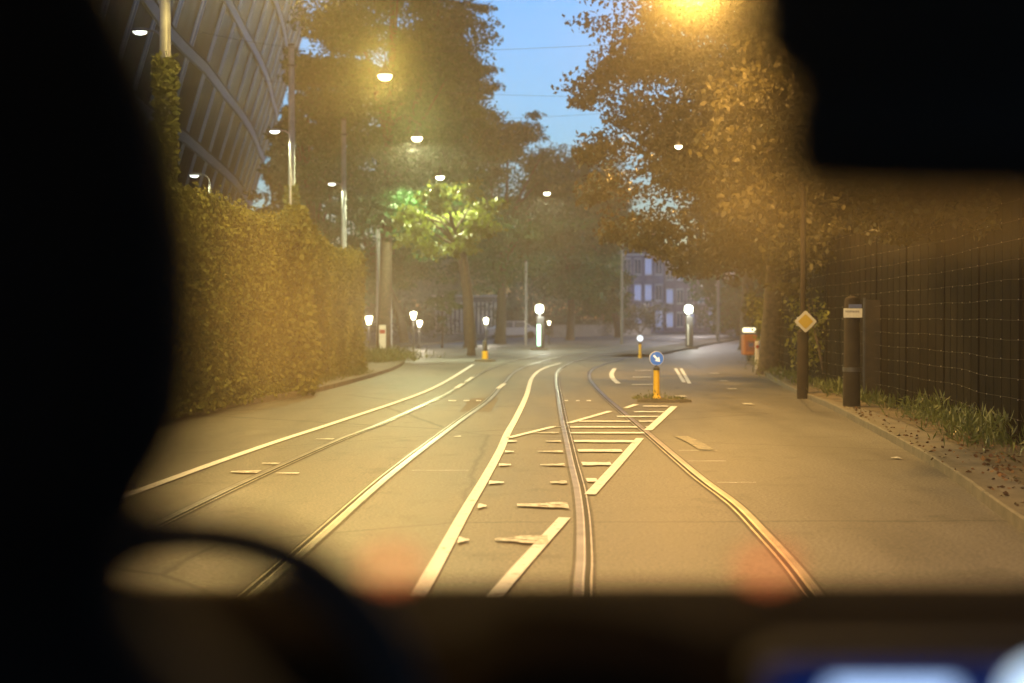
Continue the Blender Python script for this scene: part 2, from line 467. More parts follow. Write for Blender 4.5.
# ------------------------------------------------------------------ road markings (one thing per marking group)
def line_mark(pxs, w, label, mtl=None, n=8):
    o = MB(); strip(o, catmull([G(*p) for p in pxs], n) if len(pxs) > 2 else [G(*p) for p in pxs], -w / 2, w / 2, .0145)
    return tag(o.build('road_marking', mtl or M_PAINT), label, 'road marking')
line_mark([(60, 521), (147, 489), (210.3, 465.6), (275.8, 442.6), (340, 421.6), (416, 395.7), (446.5, 381.4), (473.2, 364.8)], .12, 'long thin white lane line left of all the tram rails')
line_mark([(390, 641), (430.7, 575.7), (465, 513), (484.5, 480), (500, 451.5), (507.6, 433.7), (517, 416.6), (526.6, 395.7), (531.4, 379.5), (538, 371.9), (547.6, 367.1), (560.9, 363.3)], .105, 'broad white line curving up the middle of the road between the tracks')
line_mark([(484, 609), (513.7, 575.7), (564.5, 519)], .105, 'short thick white diagonal at the near end of the hatching')
line_mark([(590, 495.6), (617, 465.5), (640, 439)], .115, 'thick white diagonal closing the hatching right of the middle rail')
line_mark([(648, 431), (660, 420), (674, 407)], .13, 'white diagonal beyond the right rail near the keep-right post')
line_mark([(508.6, 438.5), (551.4, 428), (559, 427.6)], .11, 'thin white diagonal from the broad line to the middle rail')
line_mark([(568.5, 423.8), (610, 411.8)], .11, 'thin white diagonal between the middle and right rails')
line_mark([(626, 408.5), (636, 405)], .11, 'tiny white diagonal tip between right rail and island')
# double line beyond the island
line_mark([(675.4, 368.8), (684, 382.7)], .10, 'left one of two short parallel white lines beyond the keep-right post')
line_mark([(681, 368.8), (689.5, 384)], .10, 'right one of two short parallel white lines beyond the keep-right post')
line_mark([(614.6, 368.8), (611.7, 374), (613, 379), (618.3, 384)], .14, 'short curved white mark behind the keep-right island')
M_PK = M_PAINT2
HB = 'white hatching bars between the diagonals'
def bar(x0, x1, y, d, label, taper='', mtl=None, group=None):
    a, b_ = G(x0, y), G(x1, y)
    o = MB()
    ha, hb = d / 2, d / 2
    if 'l' in taper: ha *= .3
    if 'r' in taper: hb *= .3
    pts = []
    N = 7
    jit = [random.uniform(-.08, .08) * d for _ in range(2 * N)]
    for i in range(N):
        k = i / (N - 1); p = a.lerp(b_, k); h = ha + (hb - ha) * k
        pts.append((p.x, p.y - h + jit[i], .0185))
    for i in reversed(range(N)):
        k = i / (N - 1); p = a.lerp(b_, k); h = ha + (hb - ha) * k
        pts.append((p.x, p.y + h + jit[N + i], .0185))
    o.poly(pts)
    return tag(o.build('road_marking', mtl or M_PAINT), label, 'road marking', group)
rows = [(643, 668, 407), (634, 664, 412.6), (617, 660, 417.4), (579, 655, 422.2), (570, 651, 428), (570.5, 645, 433.9), (574, 636, 442.3), (578, 622, 451.8), (582, 611, 465), (586.5, 597, 481.5)]
names = ['farthest', 'second farthest', 'third farthest', 'fourth farthest', 'fifth farthest', 'sixth farthest', 'fourth nearest', 'third nearest', 'second nearest', 'nearest and shortest']
for (x0, x1, y), nm in zip(rows, names):
    # the bar stops each side of the right rail
    if y < 434 and x0 < 600:
        xr = {422.2: 635, 428: 642, 433.9: 649}[y]
        bar(x0, min(x1, xr - 5), y, .24, f'{nm} white hatching bar between the middle and right rails', group=HB)
        if x1 > xr + 4: bar(xr + 4, x1, y, .24, f'stub of the {nm} white hatching bar right of the right rail', group=HB)
    else:
        bar(x0, x1, y, .24 if y < 440 else .34, f'{nm} white hatching bar running to the right diagonal', group=HB)
WB = 'worn white bars left of the middle rail'
lr = [(534, 559, 433.7, 'l'), (545.7, 561, 442.3, 'l'), (538, 563, 452.7, 'l'), (540, 564.7, 466, 'l'), (550, 567, 483.7, 'l'), (517, 568, 506.6, 'l'), (495, 548, 541.5, 'l')]
ln = ['farthest', 'second farthest', 'third farthest', 'middle', 'third nearest', 'second nearest', 'nearest']
for (x0, x1, y, tp), nm in zip(lr, ln):
    bar(x0, x1, y, .3 if y < 500 else .44, f'{nm} worn white bar tapering left beside the middle rail', tp, M_PK, WB)
SB = 'worn white stubs on the broad middle line'
ls = [(508, 517, 442.3), (505, 514, 452.7), (499, 511, 466), (489, 504, 483.9), (478, 486.5, 507.5), (458, 469, 541.8)]
sn = ['farthest', 'second farthest', 'third farthest', 'third nearest', 'second nearest', 'nearest']
for (x0, x1, y), nm in zip(ls, sn):
    bar(x0, x1, y, .3, f'{nm} worn white stub touching the right side of the broad line', 'r', None, SB)
DG = 'row of short white dashes across the tracks'
for i, (x0, x1) in enumerate([(448.5, 456), (463.7, 469.4), (476, 481), (564.7, 568), (576, 579.5), (586.6, 591)]):
    bar(x0, x1, 401.4, .26, ['leftmost dash of the row across the left track', 'second dash from the left of the row across the left track', 'third dash of the row beside the left track\'s right rail',
        'dash of the row just right of the middle rail', 'dash of the row midway in the right track', 'dash of the row nearest the right rail'][i], '', None, DG)
line_mark([(456, 388.5), (463, 384)], .12, 'nearer white dash on the left rail where it bends')
line_mark([(466, 382), (473, 377.5)], .12, 'farther white dash on the left rail where it bends')
line_mark([(497.9, 389), (504.6, 384)], .12, 'short white dash beside the right rail of the left track')
for (x0, x1, y, lb) in [(635, 651, 371, 'farthest of three thin bars behind the keep-right post'), (633, 651, 377.6, 'middle of three thin bars behind the keep-right post'), (632, 653, 385.2, 'nearest of three thin bars behind the keep-right post')]:
    bar(x0, x1, y, .28, 'white ' + lb, '', None, 'thin bars behind the keep-right island')
for (x0, x1, y, lb) in [(709.8, 719.5, 373.9, 'farthest short lane dash right of the keep-right post'), (719.5, 728, 381.4, 'second farthest lane dash right of the keep-right post'),
                        (727, 736.7, 389.3, 'third lane dash right of the keep-right post'), (743, 752.8, 404.6, 'nearest lane dash on the right before the priority sign'), (675, 686, 396.9, 'lone dash just right of the island')]:
    bar(x0, x1, y, .42, 'white ' + lb, '', M_PK, 'lane dashes on the right')
for (x0, x1, y, d, lb) in [(231, 259.5, 473, .3, 'faded white scrap left of the outer left rail'), (262, 280, 464.6, .22, 'smaller faded white scrap farther along the outer left rail'),
                        (276, 299, 474.5, .1, 'thin faded streak right of the outer left rail'), (315.6, 334, 440, .2, 'faded pale fleck beside the thin lane line'),
                        (454, 461, 437.5, .22, 'small white fleck right of the left track'), (412, 469, 471.8, .045, 'thin pale joint line across the lane left of the broad line'),
                        (678.7, 717, 451.6, .07, 'farther thin pale line right of the right rail'), (688, 726, 462.4, .07, 'middle thin pale line right of the right rail'),
                        (717.7, 756, 484, .06, 'nearest thin pale line right of the right rail'), (891, 900, 459, .22, 'white fleck of litter paint near the right kerb')]:
    bar(x0, x1, y, d, lb, 'lr' if d < .1 else 'l', M_PAINT2 if d > .1 else M_PAINT)
line_mark([(681, 437), (694, 443), (706.6, 450.6)], .2, 'faded yellowish arrow remnant right of the right rail', worn_paint('faded_paint', (.3, .26, .18), .5))

# ------------------------------------------------------------------ keep-right island and post
isl = thing('traffic_island', 'low weedy kerbed island under the yellow keep-right post', 'traffic island', G(657, 402))
mb = MB()
ring = [(-.42, -.06), (-.34, -.2), (0, -.27), (.45, -.24), (.72, -.08), (.62, .45), (.2, .7), (-.2, .65), (-.38, .4)]
for i in range(len(ring)):
    a, b_ = ring[i], ring[(i + 1) % len(ring)]
    mb.poly([(a[0], a[1], 0), (b_[0], b_[1], 0), (b_[0] * .97, b_[1] * .97, .055), (a[0] * .97, a[1] * .97, .055)])
mb.poly([(a[0] * .97, a[1] * .97, .055) for a in ring]); mb.build('kerb', M_KERB, isl)
mb = MB(); mb.poly([(a[0] * .86, a[1] * .84, .062) for a in ring]); mb.build('soil', M_DIRT, isl)
C = np.array([(rng.uniform(-.5, .65), rng.uniform(-.25, .6), .05) for _ in range(1100)])
C = C[(np.abs(C[:, 0] / .72) ** 2 + np.abs((C[:, 1] - .25) / .62) ** 2) < 1]
C[:, 2] += rng.uniform(0, 1, len(C)) ** 2 * .16 * np.exp(-(C[:, 0] / .35) ** 2); C = C[::3]
quads('weeds', leaf_quads(C, .055, droop=-1.0, aspect=.4), M_WEED, isl)['kind'] = 'stuff'

def arrow_poly(s, ang):
    pts = [(-.62, -.13), (.06, -.13), (.06, -.42), (.68, 0), (.06, .42), (.06, .13), (-.62, .13)]
    c, d = math.cos(ang), math.sin(ang)
    return [((x * c - y * d) * s, (x * d + y * c) * s) for x, y in pts]
def keep_post(loc, label, sign=True, h=.64, rs=.15):
    t = thing('keep_right_post', label, 'traffic post', loc, 0)
    mb = MB(); mb.lathe([(.095, 0), (.095, .02), (.075, .05), (.068, .10), (.062, h)], seg=18); mb.build('post', M_YEL, t)
    mb = MB(); mb.lathe([(.07, h - .05), (.07, h + .005), (.035, h + .02), (.035, h + .06)], seg=18); mb.build('collar', M_DARKP, t)
    zc = h + .05 + rs
    def disc(r, y0, y1, n=36): return MB().prism([(r * math.cos(2 * math.pi * i / n), zc + r * math.sin(2 * math.pi * i / n)) for i in range(n)], y0, y1)
    d = disc(rs, -.03, .03).build('sign_disc', M_SWHITE, t)
    disc(rs * .93, -.036, -.0305).build('blue_face', M_BLUE, d)
    if sign:
        MB().prism([(x, zc + z) for x, z in arrow_poly(rs * .98, R(-45))], -.042, -.037).build('arrow', M_ARROW, d)
    return t
keep_post(G(657, 401.5) + Vector((0, .12, .06)), 'yellow post with round blue keep-right arrow sign on the weedy island')
o = keep_post(G(640, 358), 'small distant yellow post with a pale round lit sign', h=.66, rs=.15)
# lit face of the farther one
zc = .66 + .05 + .15
MB().prism([(.13 * math.cos(2 * math.pi * i / 24), zc + .13 * math.sin(2 * math.pi * i / 24)) for i in range(24)], -.05, -.043).build('lit_face', mat('pale_lit_sign', (.6, .7, .8), .5, var=0, emit=(.75, .85, 1), es=1.2), o)

# plain yellow bollard with dark upper half on a mound (left distance)
p = G(485, 361.5)
t = thing('yellow_bollard', 'yellow bollard with dark upper half where the thin lane line ends', 'bollard', p)
MB().lathe([(.17, 0), (.17, .03), (.13, .06), (.12, .42)], seg=14).build('lower_body', M_YEL, t)
MB().lathe([(.10, .42), (.10, .80), (.06, .86)], seg=14).build('upper_body', M_DARKP, t)
MB().lathe([(.45, 0), (.42, .07), (.25, .1)], seg=14).build('base', M_KERB, t)

# ------------------------------------------------------------------ lamps
def emitter(name, col, s): return mat(name, col, .5, var=0, emit=col, es=s)
E_SOD = emitter('lamp_glass_sodium', (1, .78, .35), 14)
E_WARM = emitter('lamp_glass_warm', (1, .88, .6), 14)
E_GREEN = emitter('lamp_glass_white', (.95, 1, .75), 14)
E_LED = emitter('lamp_glass_led', (.93, 1, .90), 8)
def light(parent, loc, energy, col, radius=.12, typ='POINT', name='lamp_light', spot=150):
    d = bpy.data.lights.new(name, typ); d.energy = energy; d.color = col
    d.shadow_soft_size = radius
    if typ == 'SPOT': d.spot_size = R(spot); d.spot_blend = .15
    o = bpy.data.objects.new(name, d); COL.objects.link(o); o.parent = parent; o.location = loc
    return o
LAMP_POS = []
def hanging_lamp(x, y, z, label, em, col, energy, mast_l, mast_r):
    t = thing('hanging_street_lamp', label, 'street lamp', (x, y, z), 0, 'street lamps hanging over the road')
    MB().lathe([(.15, -.02), (.20, .0), (.21, .03), (.16, .12), (.08, .2), (.05, .26), (.03, .32)], seg=20).build('housing', M_DARKP, t)
    MB().lathe([(.07, -.14), (.14, -.11), (.185, -.05), (.195, -.005)], seg=20).build('lamp_bowl', em, t)
    MB().tube([(0, 0, .3), (0, 0, .62)], .012, 6).build('hanger', M_DARKP, t)
    w = MB()
    n = 14
    for a, b_ in ((Vector(mast_l), Vector((x, y, z + .62))), (Vector((x, y, z + .62)), Vector(mast_r))):
        pts = []
        for i in range(n + 1):
            k = i / n; q = a.lerp(b_, k); q.z -= .15 * 4 * k * (1 - k); pts.append(q - Vector((x, y, z)))
        w.tube(pts, .005, 5)
    w.build('span_wire', M_DARKP, t)
    light(t, (0, 0, -.24), energy * 1.1, col, .15, 'SPOT', spot=172); LAMP_POS.append((x, y, z))
    return t
HZ = 8.4
PW = 3150
def lampY(py): return FPX * (HZ - CH) / (318 - py)
LM_X = -8.3
specs = [  # px, py, label, em, col, energy
    (385, 76, 'nearest visible hanging lamp, orange, high before the big left tree', E_SOD, LIME, PW * .5),
    (417, 138, 'middle hanging lamp, pale bowl under a dark cap, before the left trees', E_WARM, WARM, PW * .9),
    (440, 177, 'dazzling white-green hanging lamp above the bright lamplit leaves', E_GREEN, WHITE, PW * .9)]
for px, py, lb, em, col, en in specs:
    Y = lampY(py); p_ = at(px, py, Y)
    hanging_lamp(p_.x, Y, HZ, lb, em, col, en, (-8.6, Y, 9.6), (9.5, Y, 9.8))
hanging_lamp(-3.5, 22, HZ, 'orange hanging lamp over the left track, just above the picture', E_SOD, LIME, PW * 1.1, (-8.6, 22, 9.6), (7.5, 22, 9.8))
hanging_lamp(-3.6, 7, HZ, 'orange hanging lamp over the road beside the van', E_SOD, SODIUM, PW, (-8.6, 7, 9.6), (6.5, 7, 9.8))
hanging_lamp(3.75, 29.2, HZ + .12, 'orange hanging lamp over the right lane, at the top edge', E_SOD, SODIUM, PW * 1.5, (-8.6, 29.5, 9.6), (8.2, 29.0, 9.8))
hanging_lamp(-3.5, 13.5, HZ, 'orange hanging lamp over the left track close ahead of the van', E_SOD, SODIUM, PW * .8, (-8.6, 13.5, 9.6), (7.0, 13.5, 9.8))
hanging_lamp(5.2, 47, HZ, 'orange hanging lamp hidden among the right tree leaves', E_SOD, SODIUM, PW * 1.0, (-8.6, 47, 9.6), (9.5, 47, 9.8))
Y = 88; p_ = at(547, 193, Y)
hanging_lamp(p_.x, Y, p_.z, 'tiny far white hanging lamp before the middle trees', E_GREEN, WHITE, PW * .5, (-9, Y, p_.z + 1.2), (12, Y, p_.z + 1.4))

hanging_lamp(13.6, 104, 8.4, 'added far hanging lamp, unseen behind the big right tree', E_WARM, FARW, PW * 1.1, (-2, 104, 9.5), (24, 104, 9.5))  # lamp added out of sight to brighten the far road
hanging_lamp(18.5, 142, 8.4, 'added farthest hanging lamp, before the terraced houses', E_WARM, FARW, PW * 1.5, (2, 142, 9.5), (30, 142, 9.5))  # another added lamp, lights the house fronts and road end

# left row: side lamps on slim posts, each beside a tall mast
LH = 7.6
def side_lamp(px, py, label, energy, h=LH, ivy=False):
    Y = FPX * (h - CH) / (318 - py); p_ = at(px, py, Y)
    arm = .22 * Y / 20
    t = thing('side_street_lamp', label, 'street lamp', (p_.x + .48, Y, 0), 0, 'side street lamps behind the hedge')
    MB().tube([(0, 0, 0), (0, 0, .9), (0, 0, 1.0), (0, 0, h - .25)], [.07, .07, .045, .035], 10).build('post', M_STEEL, t)
    MB().tube([(0, 0, h - .3), (-.03, 0, h - .05), (-.15, -.02, h + .05), (-.36, -.05, h + .06)], .022, 8).build('arm', M_STEEL, t)
    MB().lathe([(.06, .012), (.13, .0), (.15, .025), (.12, .06), (.05, .085)], c=(-.45, -.05, h + .03), seg=16, sx=1.5).build('head', M_STEEL, t)
    MB().lathe([(.04, -.06), (.09, -.045), (.12, -.015), (.125, .01)], c=(-.48, -.05, h + .03), seg=16, sx=1.2).build('lamp_bowl', E_LED, t)
    light(t, (-.48, -.05, h - .2), energy, WHITE, .12, 'SPOT', spot=150)
    return t
side_lamp(140, 35, 'nearest side street lamp, left of the ivy-covered mast before the glass building', 520)
side_lamp(275, 133, 'second side street lamp, before the tall mast with ivy at its foot', 520)
side_lamp(332, 185, 'third side street lamp, beside the plain tall mast', 520)
side_lamp(368, 211, 'smallest and farthest side street lamp left of the hanging lamps', 520)
side_lamp(194, 177, 'low side street lamp behind the hedge, in front of the glass facade', 300, h=6.2)

def mast(px, Y, h, label, r0=.13, r1=.08, ivy=0.0, dark=False):
    x = at(px, 300, Y).x
    t = thing('catenary_mast', label, 'mast', (x, Y, 0), 0, 'tall masts along the road')
    MB().tube([(0, 0, 0), (0, 0, 2.2 if not dark else 1.45), (0, 0, 2.25 if not dark else 1.5), (0, 0, h)], [r0, r0, r0 * (.85 if not dark else .5), r1], 14).build('pole', M_GREYP if not dark else mat('sooty_mast', (.028, .021, .015), .8, var=.3, scale=3, spec=.1), t)
    MB().lathe([(r1 * 1.2, 0), (r1 * 1.25, .05), (.02, .1)], c=(0, 0, h), seg=12).build('cap', M_DARKP, t)
    MB().lathe([(r1 * 1.5, 0), (r1 * 1.5, .06)], c=(0, 0, h - .7), seg=12).build('wire_clamp', M_DARKP, t)
    if ivy:
        n = int(900 * ivy)
        zs = rng.uniform(0, ivy, n); a = rng.uniform(0, 6.28, n); rr = r0 + rng.uniform(0, .14, n) * (1.1 - zs / ivy * .9)
        C = np.stack([np.cos(a) * rr, np.sin(a) * rr, zs], 1)
        quads('ivy', leaf_quads(C, .13), M_IVY, t)
    return t
mast(166, 26, 10.6, 'nearest left mast, ivy-clad, against the glass building', .13, .10, ivy=6.5)
mast(292, 48, 10.9, 'tall mast with ivy at its foot, right of the glass building', .15, .10, ivy=6.2)
mast(344, 66, 10.9, 'tall plain pale mast above the far hedge', .15, .11)
mast(379, 80, 9.4, 'slim mast standing between the hedge end and the big trees', .13, .1)
mast(390, 74, 4.6, 'short grey pole rising behind the white marker post', .10, .08)
mast(622, 96, 7.2, 'thin grey pole before the middle trees', .11, .08)
mast(526, 92, 5.4, 'thin pale pole left of the lit stop column', .09, .07)
mast(718, 100, 6.2, 'pale pole right of the distant houses', .13, .11)
mast(803, 30.8, 8.2, 'thick-footed dark mast carrying the priority sign', .125, .05, dark=True)
g_ = at(852, 300, 26.3)
t = thing('thick_post', 'thick short dark post carrying the pale name plate', 'post', (g_.x, 26.3, .1))
MB().lathe([(.16, 0), (.155, .7), (.148, .72), (.14, 1.95), (.12, 2.02), (.03, 2.06)], seg=20).build('shaft', mat('sooty_mast', (.028, .021, .015), .8, var=.3, scale=3, spec=.1), t)
MB().lathe([(.165, .66), (.165, .74)], seg=20).build('collar', M_DARKP, t)

# priority sign on the mast at px 805
Y = 30.6; p_ = at(805.5, 321.5, Y)
t = thing('priority_sign', 'yellow diamond priority sign with white border', 'road sign', p_ + Vector((0, 0, 0)))
s = .245
def diamond(s, y0, y1):
    e = .88
    pts = []
    for cx, cz in ((0, -1), (1, 0), (0, 1), (-1, 0)):
        px_, pz_ = -cz, cx
        k = 1 - e
        pts.append((s * (cx * e - (-cz) * k * -1 * 0 - (cz) * 0 + (-px_) * k * 0 + cx * 0), 0)) if 0 else None
    c = [(0, -s), (s, 0), (0, s), (-s, 0)]
    out = []
    for i in range(4):
        a, b_, d = Vector(c[i - 1]), Vector(c[i]), Vector(c[(i + 1) % 4])
        out.append(tuple(b_.lerp(a, .1))); out.append(tuple(b_.lerp(b_.lerp(a, .1).lerp(b_.lerp(d, .1), .5), .45))); out.append(tuple(b_.lerp(d, .1)))
    return MB().prism(out, y0, y1)
diamond(s, -.012, .0).build('sign_plate', mat('dull_sign_white', (.42, .42, .38), .5, var=.05), t)
diamond(s * .68, -.016, -.0125).build('yellow_face', M_SYEL, t)
MB().box((-.05, .04, .08), (.26, .06, .03)).box((-.05, .04, -.08), (.26, .06, .03)).build('bracket', M_STEEL, t)

# name plate on the mast at px 852
Y = 26.0; p_ = at(853, 312.5, Y)
t = thing('street_name_plate', 'small cream name plate with a blue plate above it on the mast', 'sign', p_)
MB().box((0, -.0, -.01), (.34, .012, .17), bevel=.004).build('cream_plate', mat('cream_plate', (.72, .70, .56), .5, var=.08, scale=20), t)
MB().box((.04, .0, .115), (.24, .012, .07), bevel=.003).build('blue_plate', mat('dull_blue_plate', (.10, .13, .26), .5, var=.1), t)
mk = MB(); x = -.14
for i in range(9):
    w = random.choice((.014, .02, .026)); mk.box((x + w / 2, -.0085, .02 + random.uniform(-.003, .003)), (w, .003, .035)); x += w + .008
x = -.12
mk.build('worn_lettering', mat('grey_print', (.32, .31, .25), .6, var=0), t)
MB().box((0, .06, -.01), (.30, .10, .02)).build('bracket', M_STEEL, t)

# ------------------------------------------------------------------ small lanterns and lit columns
def lantern(px, py, base_py, label, sz=1.0, e=260):
    g = G(px, base_py); h = at(px, py, g.y).z
    t = thing('lantern_post', label, 'lantern', g, 0, 'small glowing lanterns in the distance')
    MB().tube([(0, 0, 0), (0, 0, .25), (0, 0, .27), (0, 0, h - .22 * sz)], [.06, .06, .035, .03], 8).build('post', M_DARKP, t)
    MB().lathe([(.09 * sz, -.2 * sz), (.17 * sz, .13 * sz), (.17 * sz, .16 * sz)], c=(0, 0, h), seg=6).build('lamp_glass', E_LANT, t)
    MB().lathe([(.2 * sz, .165 * sz), (.15 * sz, .22 * sz), (.04 * sz, .3 * sz), (.02, .36 * sz)], c=(0, 0, h), seg=6).build('roof', M_DARKP, t)
    light(t, (0, -.28, h + .05), e, (1, .86, .66), .08)
E_LANT = emitter('lantern_glass', (1, .95, .68), 7)
lantern(369, 320, 356, 'lantern at the far end of the hedge, left of the white marker post')
lantern(413.5, 315.5, 352, 'higher one of the two close lanterns beyond the side street')
lantern(419.5, 323.5, 349, 'lower one of the two close lanterns beyond the side street', .9)
lantern(486, 321, 345, 'lantern directly behind the yellow bollard')
lantern(719, 320.5, 331.5, 'round far lantern right of the distant houses', 1.6, 420)
lantern(742, 322.5, 331, 'round far lantern just left of the orange cabinet', 1.6, 420)
lantern(549, 323, 345, 'tiny lantern right of the lit stop column', .62, 30)
lantern(678.5, 146, 150, 'x') if False else None
def stop_column(px, top, base, label, glow):
    g = G(px, base); k = g.y / FPX; H = (base - top) * k
    t = thing('lit_stop_column', label, 'lit column', g, 0, 'lit columns at the tram islands')
    MB().box((0, 0, .05), (1.0, .7, .10), bevel=.03).build('base', M_KERB, t)
    MB().box((0.05, .02, .1 + (H - .75) / 2), (.42, .22, H - .75), bevel=.03).build('pillar', M_DARKP, t)
    MB().box((0, 0, H - .24), (.42, .30, .46), bevel=.09).build('lit_head', emitter('column_head_glow', (.92, 1, .82), 7), t)
    MB().box((0, 0, H - .58), (.14, .14, .26)).build('neck', M_DARKP, t)
    MB().box((-.04, -.105, .1 + (H - .8) * .42), (.20 if glow else .07, .016, (H - .8) * .7), bevel=.005).build('lit_panel', emitter('panel_glow' if glow else 'panel_dim', (.55, .95, .75) if glow else (.5, .5, .4), 1.6 if glow else .35), t)
    light(t, (0, -.5, H - .3), 200, (.95, .95, .85), .1)
stop_column(539.5, 304.5, 350, 'lit column with greenish glowing panel on the middle island', True)
stop_column(688.5, 305, 349, 'lit column with dim panel before the distant houses', False)
t = thing('far_lamp_dot', 'tiny bright white lamp glinting among the right tree leaves', 'lamp', at(678.5, 146, 33))
MB().lathe([(.02, -.07), (.07, -.04), (.08, .0)], seg=10).build('lamp_bowl', E_GREEN, t)
MB().lathe([(.09, .004), (.06, .06), (.02, .09)], seg=10).build('cap', M_DARKP, t)
MB().tube([(0, 0, .08), (.1, 0, .5), (.6, .3, 1.1), (1.4, 1.0, 1.6)], .004, 5).build('cable', M_DARKP, t)

# white marker post + bushes tuft by hedge end
def marker(px, top, base, label, w=.16):
    g = G(px, base); H = (base - top) * g.y / FPX
    t = thing('marker_post', label, 'marker post', g)
    MB().box((0, 0, H / 2), (w, .08, H), bevel=.02).build('post', mat('white_plastic', (.72, .70, .66), .5, var=.1), t)
    MB().box((0, -.043, H * .8), (w * .8, .004, H * .12)).build('reflector', mat('red_reflector', (.35, .05, .03), .3, var=0), t)
marker(382.5, 325, 358, 'white marker post standing at the far end of the hedge', .3)
marker(757, 341, 369, 'thin white marker post right of the orange cabinet', .13)

# orange cabinet
g = G(749, 361)
t = thing('street_cabinet', 'rusty orange box on a short leg with a pale lit panel on top', 'street box', g, R(8))
k = g.y / FPX
MB().box((0, 0, .12), (.18, .18, .24)).build('leg', M_DARKP, t)
bx = MB().box((0, 0, .24 + .42), (.56, .42, .84), bevel=.04).build('box_body', mat('orange_enamel', (.42, .13, .03), .5, var=.15, scale=5), t)
MB().box((0, -.214, .60), (.40, .006, .42)).build('front_panel', mat('dull_red_panel', (.28, .08, .045), .5, var=.1), bx)
MB().box((.02, -.219, .66), (.20, .004, .16)).build('blue_emblem', mat('dull_blue', (.09, .09, .17), .5, var=.1), bx)
MB().box((0, 0, 1.09), (.5, .34, .04)).box((0, 0, 1.13), (.34, .2, .05)).build('top_cap', M_DARKP, t)
MB().box((0, 0, 1.26), (.52, .16, .19), bevel=.03).build('lit_panel', emitter('pale_lit_panel', (.95, .92, .66), 1.5), t)

# ------------------------------------------------------------------ hedges (ivy-grown walls) on the left
def hedge(name, p0, p1, h0, h1, depth, label, n, leaf=.13, topvar=.35):
    p0, p1 = Vector(p0), Vector(p1); L = (p1 - p0).length; d = (p1 - p0).normalized(); nr = Vector((d.y, -d.x, 0))
    t = thing(name, label, 'hedge', p0)
    import mathutils.noise as mn
    def bulge(s, z): return .22 * mn.noise(Vector((s * .5, z * .55, depth))) + .12 * mn.noise(Vector((s * 1.7, z * 1.5, 3)))
    def top(s): return h0 + (h1 - h0) * s / L + topvar * mn.noise(Vector((s * .45, 5, depth))) + .12 * mn.noise(Vector((s * 2.2, 9, 1)))
    # stems / fence core
    mb = MB(); ns = max(4, int(L / .5)); nz = 8
    for i in range(ns + 1):
        s = L * i / ns; T = top(s) - .22
        for j in range(nz + 1):
            z = T * j / nz; q = d * s + nr * (bulge(s, z) - .18); mb.v.append((q.x, q.y, z))
    for i in range(ns):
        for j in range(nz):
            a = i * (nz + 1) + j; mb.f.append((a, a + 1, a + nz + 2, a + nz + 1))
    b = len(mb.v)
    for i in range(ns + 1):
        s = L * i / ns; T = top(s) - .22
        for j in range(nz + 1):
            z = T * j / nz; q = d * s - nr * depth; mb.v.append((q.x, q.y, z))
    for i in range(ns):
        for j in range(nz):
            a = b + i * (nz + 1) + j; mb.f.append((a, a + nz + 1, a + nz + 2, a + 1))
        mb.f.append((i * (nz + 1) + nz, b + i * (nz + 1) + nz, b + (i + 1) * (nz + 1) + nz, (i + 1) * (nz + 1) + nz))
    for e in (0, ns):
        for j in range(nz):
            mb.f.append((e * (nz + 1) + j, e * (nz + 1) + j + 1, b + e * (nz + 1) + j + 1, b + e * (nz + 1) + j))
    mb.smooth = True
    mb.build('branches', mat('ivy_core', (.03, .028, .012), 1.0, var=.4, scale=3, spec=.05), t)
    C = []
    for _ in range(n):
        s = random.uniform(0, L); T = top(s)
        u = random.random()
        if u < .80:
            z = T * random.random() ** .9; off = bulge(s, z) + random.gauss(-.02, .09)
        else:
            z = T + random.gauss(-.05, .10); off = random.uniform(-depth, .1)
        q = d * s + nr * off; C.append((q.x, q.y, z))
    for _ in range(n // 12):   # end face
        z = top(L) * random.random(); q = d * (L + random.gauss(0, .1)) + nr * random.uniform(-depth, .1); C.append((q.x, q.y, z))
    quads('leaves', leaf_quads(np.array(C), leaf, droop=.5, aspect=.8), M_IVY, t)
    return t
hA = G(150, 424); hA0 = Vector((-6.75, 8, .1)); 
h1 = G(306, 393); h2 = G(364, 378)
nz_ = Vector((0, 0, .1))
hedge('ivy_hedge', hA0, Vector((h1.x - .15, h1.y, .1)), 3.95, 3.75, .8, 'tall near ivy hedge beside the left pavement', 150000, .074)
hedge('ivy_hedge', Vector((h1.x - .45, h1.y + .6, .1)), Vector((h2.x - .45, h2.y + 3, .1)), 3.75, 3.35, .8, 'farther ivy hedge section ending at the side street', 85000, .092)
# tall ivy lump on the hedge end
t = thing('ivy_column', 'ivy-smothered post bulging taller than the hedge at its end', 'ivy', (h1.x - .1, h1.y - .9, .1))
MB().tube([(0, 0, 0), (0, 0, 3.9)], .10, 8).build('post', M_BARK, t)
C = []
for _ in range(6500):
    z = random.random() * 4.15; a = random.uniform(0, 6.28); r = (.38 + .16 * math.sin(z * 2.1) + random.gauss(0, .07)) * (1 if z < 3.4 else max(.15, 1 - (z - 3.4) * .9))
    C.append((r * math.cos(a) * .9, r * math.sin(a) * 1.3, z))
quads('leaves', leaf_quads(np.array(C), .13, droop=.5, aspect=.8), M_IVY, t)

